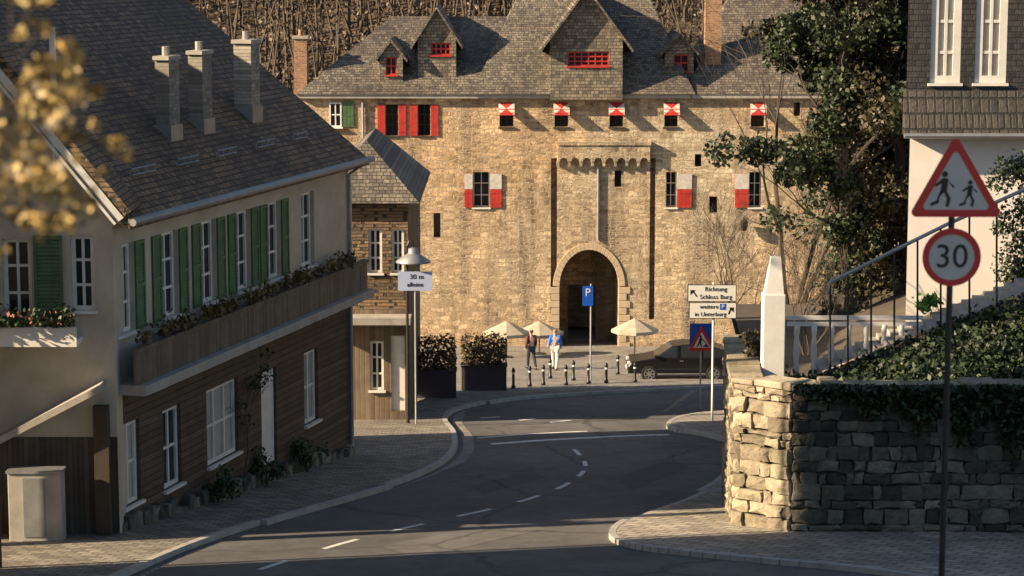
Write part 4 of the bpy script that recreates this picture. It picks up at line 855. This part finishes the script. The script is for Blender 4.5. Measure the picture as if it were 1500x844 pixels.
cab_=gl_; mb=MB(Matrix.Translation((xc,yc,zc0))); r1=[[(x,yy+ (0 if z<1.1 else (.14 if yy<.8 else -.14)),z) for x,z in cab_] for yy in (.06,1.68)]
k=len(cab_); mb.add(r1[0]+r1[1],[(i,i+1,k+i+1,k+i) for i in range(1,k-2)]); mb.build('roof',M_car,car,smooth=False)
mb=MB(Matrix.Translation((xc,yc,zc0))); mb.add(r1[0]+r1[1],[(0,1,k+1,k),(k-2,k-1,2*k-1,2*k-2)]); mb.build('windscreen',M_glass,car)
mb=MB(Matrix.Translation((xc,yc,zc0))); mb.poly(r1[0]); mb.poly(r1[1][::-1]); mb.build('side_window',M_glass,car)
mb=MB(Matrix.Translation((xc,yc,zc0))); 
for x in (1.95,2.85): mb.prism([(x,.04,.97),(x+.09,.04,.97),(x+.06,.165,1.43),(x-.01,.165,1.43)],(0,.03,0))
mb.build('door_pillar',M_car,car)
for x in (.85,3.4):
    for yy in (.0,1.56):
        mb=MB(Matrix.Translation((xc+x,yc+yy-.02,zc0+.325))@Matrix.Rotation(R(-90),4,'X')); mb.lathe([(.2,.0),(.3,0),(.325,.03),(.325,.17),(.3,.2)],(0,0,0),20); w=mb.build('wheel',M_tyre,car)
        mb=MB(Matrix.Translation((xc+x,yc+yy-.03,zc0+.325))); disc(mb,(0,0,0),.06,-.006,.03,12)
        for q in range(7):
            a_=q*2*math.pi/7; mb.prism([(.05*math.cos(a_-.5),-.0,.05*math.sin(a_-.5)),(.2*math.cos(a_-.1),0,.2*math.sin(a_-.1)),(.2*math.cos(a_+.1),0,.2*math.sin(a_+.1)),(.05*math.cos(a_+.5),0,.05*math.sin(a_+.5))],(0,.02,0))
        disc(mb,(0,0,0),.215,0,.02,20,.185); mb.build('rim',M_rim,w)
mb=MB(Matrix.Translation((xc,yc,zc0)))
for x in (1.22,2.3,3.25): mb.box((x,-.004,.42),(x+.014,.004,.93))
mb.box((.12,-.012,.5),(4.15,-.002,.53)); mb.build('door_gap',M_tyre,car)
mb=MB(Matrix.Translation((xc,yc,zc0)))
mb.box((2.05,-.03,.83),(2.2,.0,.86)); mb.build('door_handle',M_rim,car)
mb=MB(Matrix.Translation((xc,yc,zc0))); mb.box((-.03,.6,.42),(0.0,1.12,.53)); mb.build('number_plate',M_signw,car)
for yy in (.2,1.3): mb=MB(Matrix.Translation((xc,yc,zc0))); mb.box((.0,yy,.66),(.2,yy+.25,.76)); mb.build('headlight',M_signw,car,bevel=.02)
mb=MB(Matrix.Translation((xc,yc,zc0))); mb.box((1.05,-.1,.98),(1.2,.04,1.08)); mb.build('mirror',M_car,car,bevel=.02)

# ------------------------------------------------------------------ people
def skinmesh(name,verts,edges,radii,mat,parent,sub=1):
    me=bpy.data.meshes.new(name); me.from_pydata(verts,edges,[]); me.materials.append(mat); o=bpy.data.objects.new(name,me); COL.objects.link(o); par(o,parent)
    o.modifiers.new('skin','SKIN'); sv=me.skin_vertices[0].data
    for i,r_ in enumerate(radii): sv[i].radius=(r_,r_)
    sv[0].use_root=True; ss=o.modifiers.new('sub','SUBSURF'); ss.levels=sub; ss.render_levels=sub
    me.polygons.foreach_set('use_smooth',[True]*len(me.polygons)); return o
def person(X,Y,label,hgt,face,stride,tops,legs,hair):
    q=G(X,Y,H+.006); o=thing('person',label,'person',tuple(q)); k=hgt/1.72; T=Matrix.Translation(q)@Matrix.Rotation(face,4,'Z')@Matrix.Scale(k,4)
    J=dict(pel=(0,0,.93),ch=(0,0,1.25),nk=(0,0,1.47),hd=(0,-.02,1.60),ht=(0,-.01,1.68),
      hl=(.09,0,.90),kl=(.10,-.12*stride,.50),fl=(.10,.05-.32*stride*.7,.09),tl=(.10,-.08-.32*stride*.7,.04),hr=(-.09,0,.90),kr=(-.10,.10*stride,.49),fr=(-.10,.05+.34*stride,.10),tr=(-.10,-.06+.34*stride,.04),
      sl=(.18,0,1.40),el=(.23,.10*stride,1.13),wl=(.22,.03*stride-.08,.90),gl=(.22,-.10,.82),sr=(-.18,0,1.40),er=(-.23,-.02,1.13),wr=(-.22,-.14,.92),gr=(-.22,-.17,.84))
    rad=dict(pel=.14,ch=.15,nk=.055,hd=.095,ht=.085,hl=.095,kl=.062,fl=.042,tl=.038,hr=.095,kr=.062,fr=.042,tr=.038,sl=.065,el=.045,wl=.032,gl=.036,sr=.065,er=.045,wr=.032,gr=.036)
    E=[('pel','ch'),('ch','nk'),('nk','hd'),('hd','ht'),('pel','hl'),('hl','kl'),('kl','fl'),('fl','tl'),('pel','hr'),('hr','kr'),('kr','fr'),('fr','tr'),('ch','sl'),('sl','el'),('el','wl'),('wl','gl'),('ch','sr'),('sr','er'),('er','wr'),('wr','gr')]
    def mk(name,keys,mat,grow):
        keys=[k_ for k_ in keys]; ix={k_:i for i,k_ in enumerate(keys)}
        return skinmesh(name,[tuple(T@Vector(J[k_])) for k_ in keys],[(ix[a],ix[b]) for a,b in E if a in ix and b in ix],[(rad[k_]+grow)*k for k_ in keys],mat,o)
    mk('body',list(J),M_skin,0); mk('jacket',['pel','ch','sl','el','wl','sr','er','wr'],tops,.022); mk('trousers',['pel','hl','kl','fl','hr','kr','fr'],legs,.018)
    skinmesh('hair',[tuple(T@Vector(v)) for v in ((0,.02,1.69),(0,.05,1.62),(0,.06,1.55))],[(0,1),(1,2)],[.098*k,.092*k,.06*k],hair,o)
    mb=MB(T)
    for kx in ('tl','tr'): x,y,z=J[kx]; mb.box((x-.05,y-.06,.0),(x+.05,y+.2,.08))
    mb.build('shoe',M_black,o,bevel=.02*k)
person(813,546,'person in a bright blue jacket and pale trousers walking towards the gate',1.72,R(170),1.0,M_jacket,M_pale,M_hairb)
person(778,545,'person in a dark red coat walking beside the blue jacket',1.68,R(200),.8,M_coat,M_jean,M_hair)

# ------------------------------------------------------------------ out-of-focus flowering branch close to the camera
fb=thing('flowering_branch','blurred branch of pale blossom hanging close to the camera at the upper left','branch',tuple(P(-120,330,7))); mb=MB(); tips=[]; g2=random.Random(9)
for k in range(6): branch(mb,P(-150,300-k*24,7+g2.uniform(-.9,.3)),(1,g2.uniform(-.2,.2),g2.uniform(-.12,.12)),.29,.008,2,g2,tips,.6,.05,4,.002)
mb.build('stem',M_twig,fb); g=np.random.default_rng(9); leaves('blossom',clumps(g,[tuple(t) for t in tips],.028,10),.03,M_flow,fb,9); leaves('foliage',clumps(g,[tuple(t) for t in tips],.035,5),.035,M_hedge,fb,10)

ot=thing('shade_caster_tree','unseen leafy tree added beyond the left edge to shade the ivy bank','tree',(-14.5,47.6,gz(47.6))); mb=MB(); mb.tube([(-14.5,47.6,gz(47.6)),(-14.5,47.8,8)],[.3,.1],8); mb.build('trunk',M_bark,ot)  # unseen tree added so its crown shades the ivy bank
g=np.random.default_rng(91); cen=np.stack([-14.5+g.normal(size=60)*1.2,47.9+g.normal(size=60)*.65,6.0+g.normal(size=60)*1.9],1); leaves('crown',clumps(g,cen,.9,260),.32,M_box,ot,91)
lpst=thing('shadow_post','unseen slim dark lamp post placed to cast a shadow stripe on the wall','lamp post',(-10.4,45.69,gz(45.69)))  # unseen post placed so its shadow stripes the wall end
mb=MB(); mb.tube([(-10.4,45.69,gz(45.69)),(-10.4,45.69,-1.0)],[.075,.06],8); mb.build('post',M_dark,lpst)
mb=MB(); mb.lathe([(.06,0),(.2,.1),(.22,.3),(.1,.5)],(-10.4,45.69,-.99),10); mb.build('lamp_head',M_dark,lpst)

# ------------------------------------------------------------------ light, sky, camera
EL=R(25); D=Vector((.958*math.cos(EL),.287*math.cos(EL),-math.sin(EL)))
sun=bpy.data.lights.new('sun','SUN'); sun.energy=5.0; sun.angle=R(.5); sun.color=(1.0,.79,.53); so=bpy.data.objects.new('sun',sun); COL.objects.link(so); so.rotation_euler=D.to_track_quat('-Z','Y').to_euler()
w=bpy.data.worlds.new('World'); sc.world=w; w.use_nodes=True; nt=w.node_tree; sky=nt.nodes.new('ShaderNodeTexSky'); sky.sky_type='NISHITA'; sky.sun_disc=False; sky.sun_elevation=EL; sky.sun_rotation=math.atan2(-D.x,-D.y); nt.links.new(sky.outputs[0],nt.nodes['Background'].inputs[0]); nt.nodes['Background'].inputs[1].default_value=.055
cam=bpy.data.cameras.new('camera'); cam.lens=F/1500*36; cam.sensor_width=36; cam.clip_end=2000; cam.dof.use_dof=True; cam.dof.focus_distance=72; cam.dof.aperture_fstop=2.8
co=bpy.data.objects.new('camera',cam); COL.objects.link(co); co.rotation_euler=(R(90)-PITCH,0,0); sc.camera=co
sc.view_settings.view_transform='Standard'; sc.view_settings.look='None'; sc.view_settings.exposure=1.3; sc.view_settings.gamma=1
